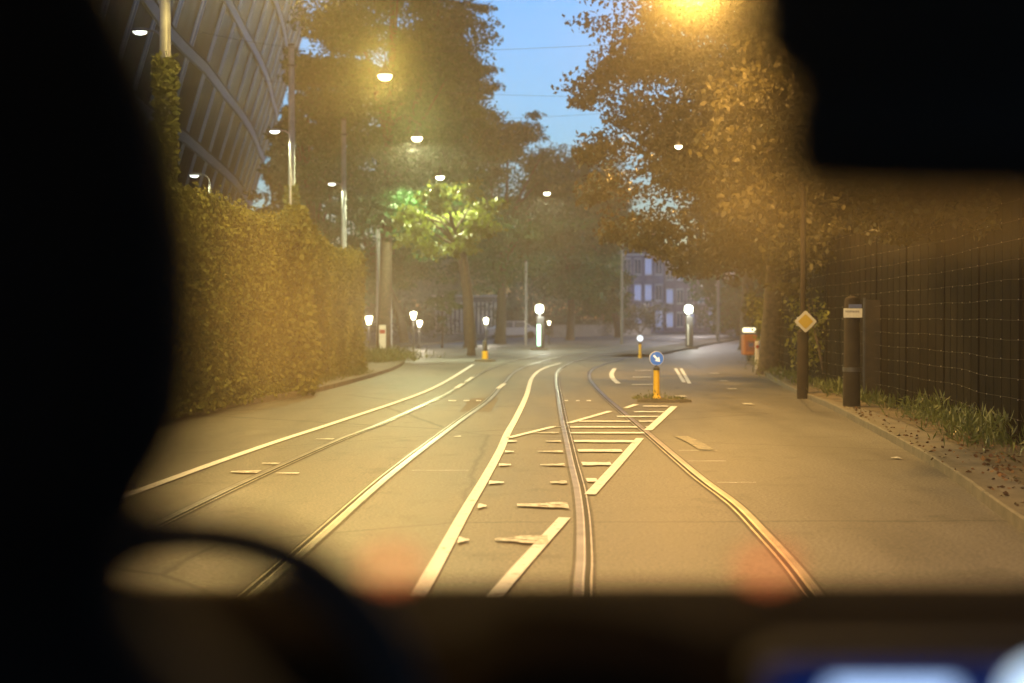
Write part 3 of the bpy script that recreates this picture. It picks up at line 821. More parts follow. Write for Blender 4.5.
# grass tufts at hedge ends / feet
import mathutils.noise as _mn
def noise_(p): return _mn.noise(Vector((p.x, p.y, 3.3)))
def weeds(name, pts, n, spread, size, hgt, label=None):
    C = []
    for _ in range(n):
        i = random.randrange(len(pts) - 1); p = pts[i].lerp(pts[i + 1], random.random())
        g_ = max(0, noise_(p * .9) * 1.6 + .35); 
        if random.random() > g_ + .12: continue
        C.append((p.x + random.gauss(0, spread), p.y + random.gauss(0, spread), .11 + random.random() ** 1.5 * hgt * min(1.3, .25 + g_)))
    o = quads(name, leaf_quads(np.array(C), size, droop=-1.6, aspect=.13), M_WEED)
    tag(o, label, 'weeds', kind='stuff')
weeds('weeds', [G(186, 411), G(306, 391), G(364, 377)], 5000, .12, .16, .15, 'low weeds along the foot of the hedge')
weeds('grass_tuft', [G(366, 366), G(392, 362)], 5000, .7, .3, .35, 'pale grass tuft at the far end of the hedge')
RW = [Vector((7.2, 12, 0)), G(1010, 463), G(960, 436), G(915, 420)]
weeds('weeds', RW, 5200, .26, .17, .30, 'tall weeds along the foot of the dark fence')
weeds('weeds', [G(900, 417), G(870, 408), G(830, 397), G(775, 378), G(760, 366)], 3600, .25, .22, .2, 'low weeds between the masts at the right fence')
C = []
for _ in range(380):
    i = random.randrange(3); a = [G(1023, 500), G(985, 470), G(940, 440), G(905, 424)]
    p = a[i].lerp(a[i + 1], random.random()); C.append((p.x + abs(random.gauss(.1, .45)) - .1, p.y + random.gauss(0, .3), .135 + random.random() * .02))
for _ in range(160):
    y = random.uniform(11, 26); k = (y - 11) / 15
    C.append((4.2 + 1.9 * k + abs(random.gauss(0, .25)) + .0, y, .128))
tag(quads('fallen_leaves', leaf_quads(np.array(C), .055, flat=.8, aspect=.7), M_LITTER), 'brown fallen leaves scattered by the right fence', 'fallen leaves', kind='stuff')

# ------------------------------------------------------------------ right fence
FP = [Vector((6.35, 3, .1)), Vector((6.75, 10, .1)), G(1024, 455, .1), G(960, 429, .1), G(900, 412, .1), G(858, 400, .1), G(815, 388.5, .1), G(783, 376, .1), G(768, 366, .1)]
FP = [p + Vector((.25, .6, 0)) if p.y > 15 else p for p in FP]
fpts = catmull(FP, 5)
t = thing('boundary_fence', 'tall dark panel fence strung with thin wires along the right pavement', 'fence', FP[0])
o0 = FP[0]
H_F = 3.55
cum = [0]
for i in range(1, len(fpts)): cum.append(cum[-1] + (fpts[i] - fpts[i - 1]).length)
def fence_at(s):
    for i in range(1, len(fpts)):
        if cum[i] >= s:
            k = (s - cum[i - 1]) / (cum[i] - cum[i - 1]); return fpts[i - 1].lerp(fpts[i], k), (fpts[i] - fpts[i - 1]).normalized()
    return fpts[-1], (fpts[-1] - fpts[-2]).normalized()
TL = cum[-1]
s = 0.0; k = 0
M_FENCE = mat('tarred_boards', (.008, .006, .004), .95, spec=.05, var=.4, scale=2.5, bump=.4, bscale=18)
while s < TL - .1:
    e = min(TL, s + 2.5)
    a, d = fence_at(s); b_, _ = fence_at(e)
    dd = (b_ - a).normalized(); L = (b_ - a).length; ang = math.atan2(dd.y, dd.x)
    rot = Matrix.Rotation(ang, 3, 'Z')
    pm = MB(); nb = 10
    for i in range(nb):
        c = a + dd * (L * (i + .5) / nb) - o0
        nn = Vector((dd.y, -dd.x, 0)) * (.006 if i % 2 else 0)
        pm.box(c + nn + Vector((0, 0, H_F / 2 - .05 + random.uniform(-.03, .03))), (L / nb - .012, .03, H_F - .1), rot)
    pm.build('board_panel', M_FENCE, t)
    MB().box(a - o0 + Vector((0, 0, H_F / 2)), (.10, .07, H_F - .04), rot).build('post', mat('dark_post', (.008, .006, .004), .95, spec=.05, var=.3, scale=4), t)
    s = e; k += 1
wm = MB(); cm_ = MB()
nl = Vector((-1, 0, 0))
for j in range(13):
    z = .38 + j * .25
    pts = []
    S = 0
    while S <= TL:
        p, d = fence_at(S); left = Vector((-d.y, d.x, 0)) * .12
        pts.append(p + left - o0 + Vector((0, 0, z + .012 * math.sin(S * 1.7 + j)))); S += .8
    wm.tube(pts, .0012, 4)
    S = .3
    while S < TL:
        p, d = fence_at(S); left = Vector((-d.y, d.x, 0)) * .125
        cm_.box(p + left - o0 + Vector((0, 0, z)), (.009, .009, .012)); S += .72
wm.build('wires', mat('fence_wire', (.10, .09, .08), .5, .5, var=0), t)
cm_.build('wire_clips', mat('bright_zinc', (.42, .40, .36), .3, .8, var=0), t)
# a rusty gate-like panel beside the mast
gp = at(873, 395, 27.6)
t = thing('rusty_panel', 'narrow rust-brown panel standing just right of the thick mast', 'panel', (gp.x, gp.y, .1), R(-12))
MB().box((0, 0, 1.0), (.32, .05, 2.0)).build('plate', mat('rusty_sheet', (.035, .022, .010), .8, var=.35, scale=5), t)
MB().box((-.17, 0, 1.02), (.04, .07, 2.05)).box((.17, 0, 1.02), (.04, .07, 2.05)).build('frame', M_DARKP, t)

# ------------------------------------------------------------------ trees
def tree(px, Y, zb, zt, rx, ry, label, nclump, nleaf, leaf, m=None, trunk_px=None, tr=.22, group='trees along the road', lean=0, offs=0, seed=0, holes=.0, trunk_top=None, cls='broadleaf_tree', extra=()):
    r = random.Random(seed)
    cx = at(px, 300, Y).x; tx = at(trunk_px if trunk_px is not None else px, 300, Y).x
    t = thing(cls, label, 'tree', (tx, Y, .1), 0, group)
    mb = MB()
    zc = (zb + zt) / 2; rz = (zt - zb) / 2; ox = cx - tx
    tt = zb + rz * .9
    pts = [(0, 0, -.15), (.02, 0, .15), (ox * .1 + .05, .05, zb * .5 + .3), (ox * .4, .1, zb + rz * .3), (ox * .8, 0, tt), (ox, 0, zt - rz * .25)]
    mb.tube(pts, [tr * 1.35, tr * 1.08, tr * .92, tr * .72, tr * .42, tr * .1], 12)
    for i in range(10):
        a = r.uniform(0, 6.28); k = r.uniform(.2, .9)
        b0 = Vector(pts[3]).lerp(Vector(pts[4]), k * .9) if r.random() < .7 else Vector(pts[2]).lerp(Vector(pts[3]), .7 + .3 * r.random())
        e = Vector((ox + rx * .8 * math.cos(a), ry * .8 * math.sin(a), zc + rz * r.uniform(-.5, .7)))
        m1 = b0.lerp(e, .45) + Vector((r.uniform(-.3, .3), r.uniform(-.3, .3), .5))
        mb.tube([b0, m1, e], [tr * .42, tr * .24, tr * .06], 7)
    mb.build('trunk', M_BARK, t)
    P = []
    per = nleaf // nclump
    for i in range(nclump):
        while True:
            v = Vector((r.uniform(-1, 1), r.uniform(-1, 1), r.uniform(-1, 1)))
            if .35 < v.length < 1: break
        v = v * (v.length ** -.35)
        # narrower at the top
        zz = v.z; w = 1 - .25 * max(0, zz) - .12 * max(0, -zz)
        c = (ox + v.x * rx * w, v.y * ry * w, zc + zz * rz)
        cr_ = r.uniform(.55, 1.15) * min(rx, ry, rz) * .36
        P.append(clump_points(c, (cr_ * 1.25, cr_ * 1.25, cr_ * .7), int(per * r.uniform(.5, 1.5)), .6))
        if r.random() < .45:   # outlying twig
            c2 = np.array(c) + np.array([v.x, v.y, v.z * .8]) * cr_ * 1.3
            P.append(clump_points(c2, (cr_ * .7, cr_ * .7, cr_ * .25), per // 4, .6))
    for (ex_, ey_, er_) in extra:
        c = at(ex_, ey_, Y) - Vector((tx, 0, .1)); c.y = r.uniform(-1, 1)
        P.append(clump_points(c, (er_ * 1.2, er_, er_ * .75), int(er_ * er_ * per * 1.6), .6))
        P.append(clump_points((c.x - er_ * .5, c.y, c.z - er_ * .4), (er_ * .7, er_ * .7, er_ * .3), int(er_ * per * .4), .6))
    P = np.concatenate(P)
    for lp in LAMP_POS:
        dx = P + np.array([tx, Y, .1]) - np.array(lp)
        low = (np.hypot(dx[:, 0], dx[:, 1]) < 1.0 - dx[:, 2] * .75) & (dx[:, 2] < 1.0) & (dx[:, 2] > -7)
        if abs(lp[1] - Y) < 12 and leaf < .21: P = P[~(low & (np.linalg.norm(dx, axis=1) < 5.0))]
        P = P[np.linalg.norm(P + np.array([tx, Y, .1]) - np.array(lp), axis=1) > 1.9]
    quads('crown', leaf_quads(P, leaf, droop=.35), m or M_LEAF, t)
    return t
LT = 'trees on the left side'
tree(394, 70, 5.2, 25, 4.1, 5.0, 'biggest left tree, its crown behind the orange hanging lamp', 170, 110000, .2, trunk_px=383, tr=.34, group=LT, seed=1)
tree(308, 84, 4.5, 17.4, 2.0, 4.2, 'leftmost tall tree, behind the masts beside the glass building', 60, 34000, .23, trunk_px=318, tr=.3, group=LT, seed=2)
tree(434, 84, 6.0, 18.6, 3.2, 4.2, 'left-side tree whose top twigs reach into the blue sky gap', 120, 66000, .21, trunk_px=470, tr=.34, group=LT, seed=3)
tree(508, 98, 4.2, 15.0, 4.6, 4.4, 'rounded middle tree below the sky gap', 70, 42000, .24, trunk_px=500, tr=.36, group=LT, seed=4)
tree(574, 112, 3.0, 15.2, 4.6, 4.4, 'paler green middle tree right of the rounded one', 70, 38000, .26, trunk_px=570, tr=.3, group=LT, seed=5)
tree(598, 128, 2.0, 15.0, 3.3, 4.4, 'far middle tree partly behind the right-hand leaves', 60, 26000, .3, trunk_px=618, tr=.3, group=LT, seed=6)
tree(350, 96, 3.2, 13.0, 6.0, 4.2, 'low broad tree in the gloom behind the far hedge', 70, 36000, .26, trunk_px=404, tr=.3, group=LT, seed=7)
tree(446, 66, 4.6, 8.0, 2.6, 1.8, 'young tree, lamplight coloured into its lime leaves, under the white hanging lamp', 34, 5200, .24, m=M_LEAF_LIT, trunk_px=471, tr=.17, group=LT, seed=8)
tree(290, 100, 3, 16, 2.0, 4, 'dark tree hugging the right edge of the glass building', 40, 12000, .36, trunk_px=276, tr=.3, group=LT, seed=9)
t = tree(442, 84, 1.5, 3.4, .9, .9, 'little sapling on the far pavement', 10, 900, .2, tr=.05, group=LT, seed=10)
RT = 'trees on the right side'
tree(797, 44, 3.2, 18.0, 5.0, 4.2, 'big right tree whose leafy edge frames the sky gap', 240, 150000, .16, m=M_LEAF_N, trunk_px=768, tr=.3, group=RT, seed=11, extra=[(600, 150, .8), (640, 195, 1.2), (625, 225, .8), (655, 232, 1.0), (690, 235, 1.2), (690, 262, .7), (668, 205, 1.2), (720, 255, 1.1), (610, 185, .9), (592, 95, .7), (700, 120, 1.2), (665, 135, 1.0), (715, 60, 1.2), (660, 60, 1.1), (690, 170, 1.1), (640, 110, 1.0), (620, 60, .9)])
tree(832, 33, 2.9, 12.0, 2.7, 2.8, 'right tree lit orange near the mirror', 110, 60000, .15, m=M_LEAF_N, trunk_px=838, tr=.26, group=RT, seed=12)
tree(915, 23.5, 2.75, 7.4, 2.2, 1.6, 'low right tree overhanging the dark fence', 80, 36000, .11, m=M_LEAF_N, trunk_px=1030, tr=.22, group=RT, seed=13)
tree(1030, 20, 2.8, 7.0, 2.1, 1.4, 'rightmost tree over the dark fence at the picture edge', 70, 26000, .11, m=M_LEAF_N, trunk_px=1140, tr=.22, group=RT, seed=14)
tree(790, 56, 2.6, 13.0, 2.6, 3.4, 'farther right tree behind the big one with leaves hanging low', 70, 22000, .22, m=M_LEAF_N, trunk_px=788, tr=.22, group=RT, seed=15)
tree(752, 78, 4.2, 14.0, 3.4, 3.4, 'slim far right tree with its trunk above the orange cabinet', 60, 16000, .3, m=M_LEAF_N, trunk_px=746, tr=.36, group=RT, seed=16)
tree(738, 130, 1.2, 11.0, 3.6, 4, 'dark far tree right of the distant houses', 50, 10000, .42, trunk_px=740, tr=.3, group=RT, seed=17)

def shrub(px, Y, hw, h, label, n=2600, leaf=.2, m=None, z0=.1):
    x = at(px, 300, Y).x
    t = thing('shrub', label, 'shrub', (x, Y, z0), 0, 'dark shrubs in the background')
    r = random.Random(int(px * 7 + Y))
    mb = MB()
    for i in range(6):
        a = r.uniform(0, 6.28); mb.tube([(0, 0, 0), (hw * .3 * math.cos(a), .3 * math.sin(a), h * .4), (hw * .6 * math.cos(a), .6 * math.sin(a), h * .8)], [.05, .03, .01], 5)
    mb.build('stems', M_BARK, t)
    P = []
    for i in range(14):
        c = (r.uniform(-hw, hw) * .8, r.uniform(-1, 1), r.uniform(.15, .85) * h)
        P.append(clump_points(c, (hw * .45, .9, h * .25), n // 14, .5))
    quads('foliage', leaf_quads(np.concatenate(P), leaf), m or M_BUSH, t)
for (px, Y, hw, h, lb) in [
    (395, 112, 5.5, 3.4, 'wide dark shrub behind the short grey pole'), (520, 132, 4.0, 3.0, 'shrub behind the lit stop column'),
    (560, 138, 4.5, 3.6, 'shrub left of the thin grey pole in the distance'), (598, 140, 4.5, 3.2, 'shrub beside the thin grey pole in the distance'),
    (640, 142, 3.0, 3.4, 'shrub at the left foot of the distant houses'), (745, 110, 3.0, 3.6, 'shrub behind the orange cabinet'),
    (775, 62, 1.2, 3.3, 'ivy-brown shrub against the far end of the dark fence'), (330, 100, 5.0, 4.0, 'shrub in the gloom behind the far hedge'), (724,150,4.0,3.6,'shrub right of the distant houses')]:
    shrub(px, Y, hw, h, lb)
for (px, Y, hw, h, lb) in [
    (775, 50, .9, 2.6, 'lower brown climber near the marker post'), (828, 33.5, .8, 2.6, 'sparse climber between the two thick masts')]:
    shrub(px, Y, hw, h, lb, n=1400, leaf=.12, m=M_IVY)

# far-off wood closing the view behind everything
P = []
rw = random.Random(5)
for i in range(270):
    px_ = rw.uniform(150, 655) if rw.random() < .8 else rw.uniform(712, 840)
    Yw = rw.uniform(195, 235); c = at(px_, 300, Yw)
    hh = rw.uniform(.8, 11.5)
    P.append(clump_points((c.x, Yw, hh), (3.8, 3.6, 2.6), 240, .5))
tag(quads('distant_wood', leaf_quads(np.concatenate(P), .75), M_LEAF), 'dark mass of far trees closing the end of the road', 'wood', kind='stuff')

# ------------------------------------------------------------------ glass office building on the left
def office():
    H0, H1 = .1, 24.0
    ctrl = [(60, 40), (100, 46), (135, 52), (173, 62), (203, 69), (223, 77), (240, 85), (252, 94), (258, 103), (262, 113)]
    P = [Vector((at(px, 300, Y).x, Y, 0)) for px, Y in ctrl]
    P += [Vector((P[-1].x - 4, P[-1].y + 8, 0)), Vector((P[-1].x - 12, P[-1].y + 14, 0))]
    C = catmull(P, 12)
    cumL = [0]
    for i in range(1, len(C)): cumL.append(cumL[-1] + (C[i] - C[i - 1]).length)
    W = 4.2; nb = int(cumL[-1] / W); Q = []
    for b_ in range(nb + 1):
        s = b_ * W
        for i in range(1, len(C)):
            if cumL[i] >= s - 1e-6:
                k = (s - cumL[i - 1]) / (cumL[i] - cumL[i - 1]); Q.append(C[i - 1].lerp(C[i], min(1, k))); break
    NR = []
    for i in range(len(Q)):
        d = (Q[min(i + 1, len(Q) - 1)] - Q[max(i - 1, 0)]).normalized(); NR.append(Vector((d.y, -d.x, 0)))
    LEAN, HR = .30, 13.9
    t = thing('glass_office_building', 'curved glass office building with outward-leaning facade behind the hedge', 'building', (Q[0].x, Q[0].y, 0))
    o0 = Vector((Q[0].x, Q[0].y, 0))
    def pt(i, z, off=0.0): 
        q = Q[i] + NR[i] * ((z - HR) * LEAN + off) - o0; return Vector((q.x, q.y, z))
    M_BAND = mat('pale_cladding', (.36, .43, .60), .5, var=.06, scale=1.0)
    M_FIN = mat('pale_metal_fins', (.50, .60, .80), .4, .2, var=.05, scale=1)
    M_GL = mat('brown_glass', (.016, .012, .010), .3, var=.4, scale=.7, spec=.08)
    M_BLIND = mat('brown_blinds', (.06, .042, .028), .6, var=.3, scale=1.0)
    fl = 3.4; z0 = HR - 3 * fl
    bands = [z0 + fl * i for i in range(-1, 7)]
    n = len(Q)
    for bi, z in enumerate(bands):
        if z < 0: continue
        mb = MB()
        for i in range(n - 1):
            a, b2, c, d = pt(i, z - .21, .14), pt(i + 1, z - .21, .14), pt(i + 1, z + .21, .14), pt(i, z + .21, .14)
            e, f, g, h = pt(i, z - .21, -.2), pt(i + 1, z - .21, -.2), pt(i + 1, z + .21, -.2), pt(i, z + .21, -.2)
            mb.poly([a, b2, c, d]); mb.poly([d, c, g, h]); mb.poly([a, e, f, b2])
        mb.build('floor_band', M_BAND, t)
        mb = MB()
        for i in range(n - 1):   # dark steel rail on top of the band
            mb.poly([pt(i, z + .213, .18), pt(i + 1, z + .213, .18), pt(i + 1, z + .28, .18), pt(i, z + .28, .18)])
            mb.poly([pt(i, z + .28, .18), pt(i + 1, z + .28, .18), pt(i + 1, z + .28, -.1), pt(i, z + .28, -.1)])
        mb.build('rail', M_DARKP, t)
    cnt = 0
    for bi in range(len(bands) - 1):
        za, zb_ = bands[bi], bands[bi + 1]
        if za < 0: continue
        for i in range(n - 1):
            far = cnt >= 96
            mb = MB(); mb.poly([pt(i, za + .2), pt(i + 1, za + .2), pt(i + 1, zb_ - .2), pt(i, zb_ - .2)])
            # blinds: three brown strips behind the fins
            w = mb.build('window', M_GL, t)
            mb = MB()
            for k in (.28, .62):
                for dz in (0,):
                    def lerp_pt(kk, z, off): return pt(i, z, off).lerp(pt(i + 1, z, off), kk)
                    mb.poly([lerp_pt(k - .03, za + .29, .035), lerp_pt(k + .03, za + .29, .035), lerp_pt(k + .03, zb_ - .29, .035), lerp_pt(k - .03, zb_ - .29, .035)])
            mb.build('slats', M_BLIND, w)
            mb = MB()
            for k, wd in ((.0, .055), (.13, .03)):
                a1, a2 = lerp_pt(k, za + .285, .04), lerp_pt(k + wd, za + .285, .04)
                b1, b2 = lerp_pt(k, zb_ - .285, .04), lerp_pt(k + wd, zb_ - .285, .04)
                a3, a4 = lerp_pt(k, za + .285, .11), lerp_pt(k + wd, za + .285, .11)
                b3, b4 = lerp_pt(k, zb_ - .285, .11), lerp_pt(k + wd, zb_ - .285, .11)
                mb.poly([a3, a4, b4, b3]); mb.poly([a1, a3, b3, b1]); mb.poly([a2, b2, b4, a4])
            mb.build('fins', M_FIN, w)
            cnt += 1
    # back walls and roof
    mb = MB()
    bk = [pt(0, 0) + Vector((-14, 0, 0)), pt(n - 1, 0) + Vector((-14, 0, 0))]
    zt = bands[-1] + .3
    top = [pt(i, zt) for i in range(n)]
    mb.poly(top + [Vector((bk[1].x, bk[1].y, zt)), Vector((bk[0].x, bk[0].y, zt))])
    mb.build('roof', M_BAND, t)
    mb = MB()
    b0, b1 = Vector((bk[0].x, bk[0].y, 0)), Vector((bk[1].x, bk[1].y, 0))
    up = Vector((0, 0, zt))
    mb.poly([b0, b1, b1 + up, b0 + up]); mb.poly([pt(0, 0), b0, b0 + up, pt(0, zt)]); mb.poly([b1, pt(n - 1, 0), pt(n - 1, zt), b1 + up])
    for i in range(n - 1): mb.poly([pt(i, 0), pt(i + 1, 0), pt(i + 1, bands[1]), pt(i, bands[1])] if bands[0] < 0 else [pt(i, 0), pt(i + 1, 0), pt(i + 1, bands[0]), pt(i, bands[0])])
    mb.build('wall', M_BAND, t)
office()

# ------------------------------------------------------------------ distant buildings
def house(px0, px1, Y, h, label, wall, frames, floors=3, bays=4, lit=(), roofh=2.2, cat='house'):
    x0, x1 = at(px0, 300, Y).x, at(px1, 300, Y).x; W = x1 - x0; D = 9
    t = thing('terraced_house', label, cat, ((x0 + x1) / 2, Y, 0), 0, 'distant terraced houses')
    MB().box((0, D / 2, h / 2), (W, D, h)).build('wall', wall, t)
    rf = MB().prism([(0, h), (D, h), (D / 2, h + roofh)], -W / 2 - .02, W / 2 + .02, axis='x').build('roof', mat('slate', (.06, .06, .07), .7, var=.3), t)
    MB().box((W * .3, D * .5, h + roofh + .3), (.7, .6, 1.2)).build('chimney', mat('old_brick', (.16, .09, .07), .9, var=.3), rf)
    MB().box((0, -.12, h - .08), (W + .1, .26, .22)).build('cornice', frames, t)
    fh = h / floors; bw = W / bays
    for f in range(floors):
        for b_ in range(bays):
            cx = -W / 2 + bw * (b_ + .5); cz = fh * (f + .52)
            fr = MB().box((cx, -.03, cz), (bw * .66, .06, fh * .66)).build('window', frames, t)
            for sx in (-1, 1):
                key = (f, b_)
                MB().box((cx + sx * bw * .155, -.065, cz), (bw * .26, .012, fh * .56)).build('pane', M_LITW if key in lit else M_DIMW, fr)
M_BRICK = mat('grey_violet_brick', (.22, .22, .34), .9, var=.25, scale=2)
M_BRICK2 = mat('brown_brick', (.24, .20, .28), .9, var=.25, scale=2)
M_FRW = mat('white_window_frames', (.62, .64, .72), .5, var=.05)
M_LITW = mat('lit_window', (.3, .4, .6), .3, var=0, emit=(.42, .52, .95), es=.36)
M_DIMW = mat('dark_window', (.06, .08, .15), .15, var=0)
house(622, 664, 175, 9.6, 'nearer left terraced house with pale window frames, under the hanging leaves', M_BRICK, M_FRW, 3, 4, {(1, 2), (0, 1), (2, 2), (0, 3), (1, 1)})
house(664.5, 706, 178, 8.8, 'terraced house behind the dim stop column', M_BRICK2, M_FRW, 3, 4, {(1, 0), (0, 2), (2, 1), (1, 3), (0, 0)})
house(706.5, 740, 184, 7.6, 'lower terraced house mostly hidden right of the pale pole', M_BRICK, M_FRW, 2, 3, {(0, 0)})
# pale building with vertical bars behind the trunks
t = thing('pale_barred_building', 'pale low building with vertical bars between the left tree trunks', 'building', (at(470, 300, 150).x, 150, 0))
MB().box((0, 3, 2.0), (7.6, 6, 4.0)).build('wall', mat('dim_plaster', (.16, .16, .18), .8, var=.1), t)
for i in range(17):
    x = -3.6 + i * .45
    if 8 <= i <= 8: continue
    MB().box((x, -.1, 1.75), (.2, .12, 3.3)).build('bar', mat('pale_bars', (.62, .66, .68), .6, var=.05), t)
MB().box((0, -.1, 4.06), (7.9, .5, .16)).build('cornice', mat('pale_bars', (.62, .66, .68)), t)
# low parapet in the distance
pl, pr = at(552, 300, 128), at(650, 300, 150)
d = Vector((pr.x - pl.x, 22, 0)); L = d.length
t = thing('bridge_parapet', 'low grey parapet wall at the far end of the road', 'parapet', (pl.x, 128, 0), math.atan2(d.y, d.x))
MB().box((L / 2, 0, .55), (L, .3, 1.1)).build('wall', mat('grey_stone', (.2, .19, .19), .8, var=.2), t)
MB().box((L / 2, 0, 1.16), (L, .42, .11)).build('coping', M_KERB, t)
# parked pale car in the gloom near px 505-520
g = Vector((at(513, 300, 112).x, 112, .12))
t = thing('parked_car', 'pale car parked under the trees left of the lit stop column', 'car', g, R(8))
prof = [(-2.0, .3), (-2.05, .75), (-1.5, .88), (-.95, 1.36), (.75, 1.4), (1.45, .93), (2.0, .82), (2.05, .3)]
MB().prism(prof, -.8, .8).build('body', mat('pale_car_paint', (.45, .47, .55), .3, var=0), t)
MB().prism([(-1.4, .9), (-.93, 1.30), (-.12, 1.32), (-.12, .9)], -.81, -.803).prism([(0, .9), (0, 1.32), (.7, 1.33), (1.3, .92)], -.81, -.803).build('window', M_DIMW, t)
for x in (-1.3, 1.3):
    for y in (-.72, .72):
        w = MB().prism([(x + .31 * math.cos(i * .3927), .31 + .31 * math.sin(i * .3927)) for i in range(16)], y - .1, y + .1).build('wheel', mat('tyre_rubber', (.015, .015, .015), .9, var=0), t)

# ------------------------------------------------------------------ the van we look out of
van = thing('van', 'dark van seen from inside, with black seat, steering wheel, mirror and dashboard', 'van', (0, 0, 0))
def softbox(name, c, d, m, parent, rot=None, bev=.05, sub=2):
    return MB().box(c, d, rot, bevel=bev).build(name, m, parent, sub=sub)
# dashboard: profile in (y,z) extruded along x
dash = MB()
prof = [(1.00, .9), (1.00, 1.36), (1.03, 1.44), (1.09, 1.475), (1.14, 1.47), (1.20, 1.42), (1.30, 1.435), (1.52, 1.455), (1.66, 1.44), (1.66, .9)]
nx = 49
def cowl(x):
    px = 512 + x / 1.09 * FPX
    # height of the near cowl along the dashboard: instrument hood, a dip, the centre pad, then the lower passenger side
    K = [(-900, .05), (60, .06), (180, .068), (330, .064), (400, .045), (440, .0), (480, .04), (520, .055), (620, .050), (700, .032), (900, .022), (1024, .015), (1500, -.02)]
    for (a_, va), (b_, vb) in zip(K, K[1:]):
        if a_ <= px < b_:
            k = (px - a_) / (b_ - a_); k = k * k * (3 - 2 * k); return va + (vb - va) * k
    return 0
for i in range(nx):
    x = -.85 + 1.7 * i / (nx - 1)
    for j, (y, z) in enumerate(prof):
        dz = cowl(x) if j in (2, 3, 4) else (cowl(x) * .5 if j == 1 else 0)
        dash.v.append((x, y, z + dz))
n = len(prof)
for i in range(nx - 1):
    for j in range(n - 1): dash.f.append((i * n + j, i * n + j + 1, (i + 1) * n + j + 1, (i + 1) * n + j))
dash.f.append(tuple(range(n))); dash.f.append(tuple((nx - 1) * n + j for j in reversed(range(n))))
dash.smooth = True
db = dash.build('dashboard', M_DASH, van)
# display with pale panels
sc_y = .97
def sp(px, py, y=sc_y): return at(px + 26, py + 9, y)
a = sp(868, 706); 
dh = MB().box((sp(915, 700).x, sc_y + .03, sp(905, 703).z), (.25, .05, .075), bevel=.012).build('display', M_BLACKP, db)
sc = MB().box((sp(915, 700).x, sc_y, sp(905, 706).z), (.235, .006, .062), bevel=.002).build('screen', mat('deep_blue_screen', (.01, .02, .1), .3, var=0, emit=(.02, .08, .55), es=.10), dh)
MB().box((sp(864, 700).x, sc_y - .008, sp(858, 700).z), (.085, .004, .032), bevel=.0015).build('pale_panel', mat('pale_blue_screen', (.4, .6, .9), .3, var=0, emit=(.45, .65, 1.0), es=1.9), sc)
cc = sp(1016, 692)
MB().prism([(cc.x + .028 * math.cos(2 * math.pi * i / 28), cc.z + .028 * math.sin(2 * math.pi * i / 28)) for i in range(28)], sc_y - .012, sc_y - .008).build('pale_dial', mat('pale_blue_dial', (.4, .6, .9), .3, var=0, emit=(.6, .8, 1.0), es=1.6), sc)
# steering wheel
sw_c = at(168, 777, .96); rad = .168
tilt = R(24)
def swp(a, r=rad, off=0): 
    return sw_c + Vector((r * math.cos(a), r * math.sin(a) * math.sin(tilt) + off * math.cos(tilt), r * math.sin(a) * math.cos(tilt) - off * math.sin(tilt)))
mb = MB(); mb.tube([swp(2 * math.pi * i / 48) for i in range(49)], .0195, 12, cap=False)
sw = mb.build('steering_wheel', M_BLACKP, van)
mb = MB(); mb.tube([swp(0, .001, .03), swp(0, .001, -.02)], .05, 20); mb.build('hub', M_BLACKP, sw)
mb = MB()
for a in (0, math.pi, -math.pi / 2): mb.tube([swp(a, .04), swp(a, rad)], [.02, .012], 8)
mb.build('spokes', M_BLACKP, sw)
# driver's seat
def sweep(rings, name, m, parent):
    mb = MB(); 
    nseg = 20
    for (cx, cy_, z, rx_, ry_) in rings:
        for j in range(nseg):
            a = 2 * math.pi * j / nseg; ce, se = math.cos(a), math.sin(a)
            e = .6
            mb.v.append((cx + rx_ * math.copysign(abs(ce) ** e, ce), cy_ + ry_ * math.copysign(abs(se) ** e, se), z))
    for i in range(len(rings) - 1):
        for j in range(nseg):
            mb.f.append((i * nseg + j, i * nseg + (j + 1) % nseg, (i + 1) * nseg + (j + 1) % nseg, (i + 1) * nseg + j))
    mb.f.append(tuple(reversed(range(nseg)))); mb.f.append(tuple((len(rings) - 1) * nseg + j for j in range(nseg)))
    mb.smooth = True
    return mb.build(name, m, parent)
SY = .52
def zz(py): return at(0, py, SY).z
def ex(px): return at(px + 45, 300, SY).x
def ring(py, pxr, pxl=-330, ry=.055):
    r_, l_ = ex(pxr), ex(pxl); return ((r_ + l_) / 2, SY, zz(py), (r_ - l_) / 2, ry)
seat = sweep([ring(1500, 330, -560, .07), ring(1200, 330, -540, .08), ring(900, 290, -520, .08), ring(760, 240, -500, .075), ring(690, 175, -450, .07), ring(640, 120, -400, .06), ring(600, 98, -360, .055)], 'driver_seat', M_FABRIC, van)
sweep([ring(604, 92, -360, .05), ring(560, 96, -370, .055), ring(515, 112, -375, .06), ring(470, 138, -380, .065), ring(420, 158, -385, .065), ring(330, 165, -385, .068), ring(230, 162, -380, .066), ring(130, 146, -370, .062), ring(60, 122, -360, .06), ring(0, 96, -340, .055), ring(-80, 62, -300, .045), ring(-130, 10, -250, .03)], 'headrest', M_FABRIC, seat)
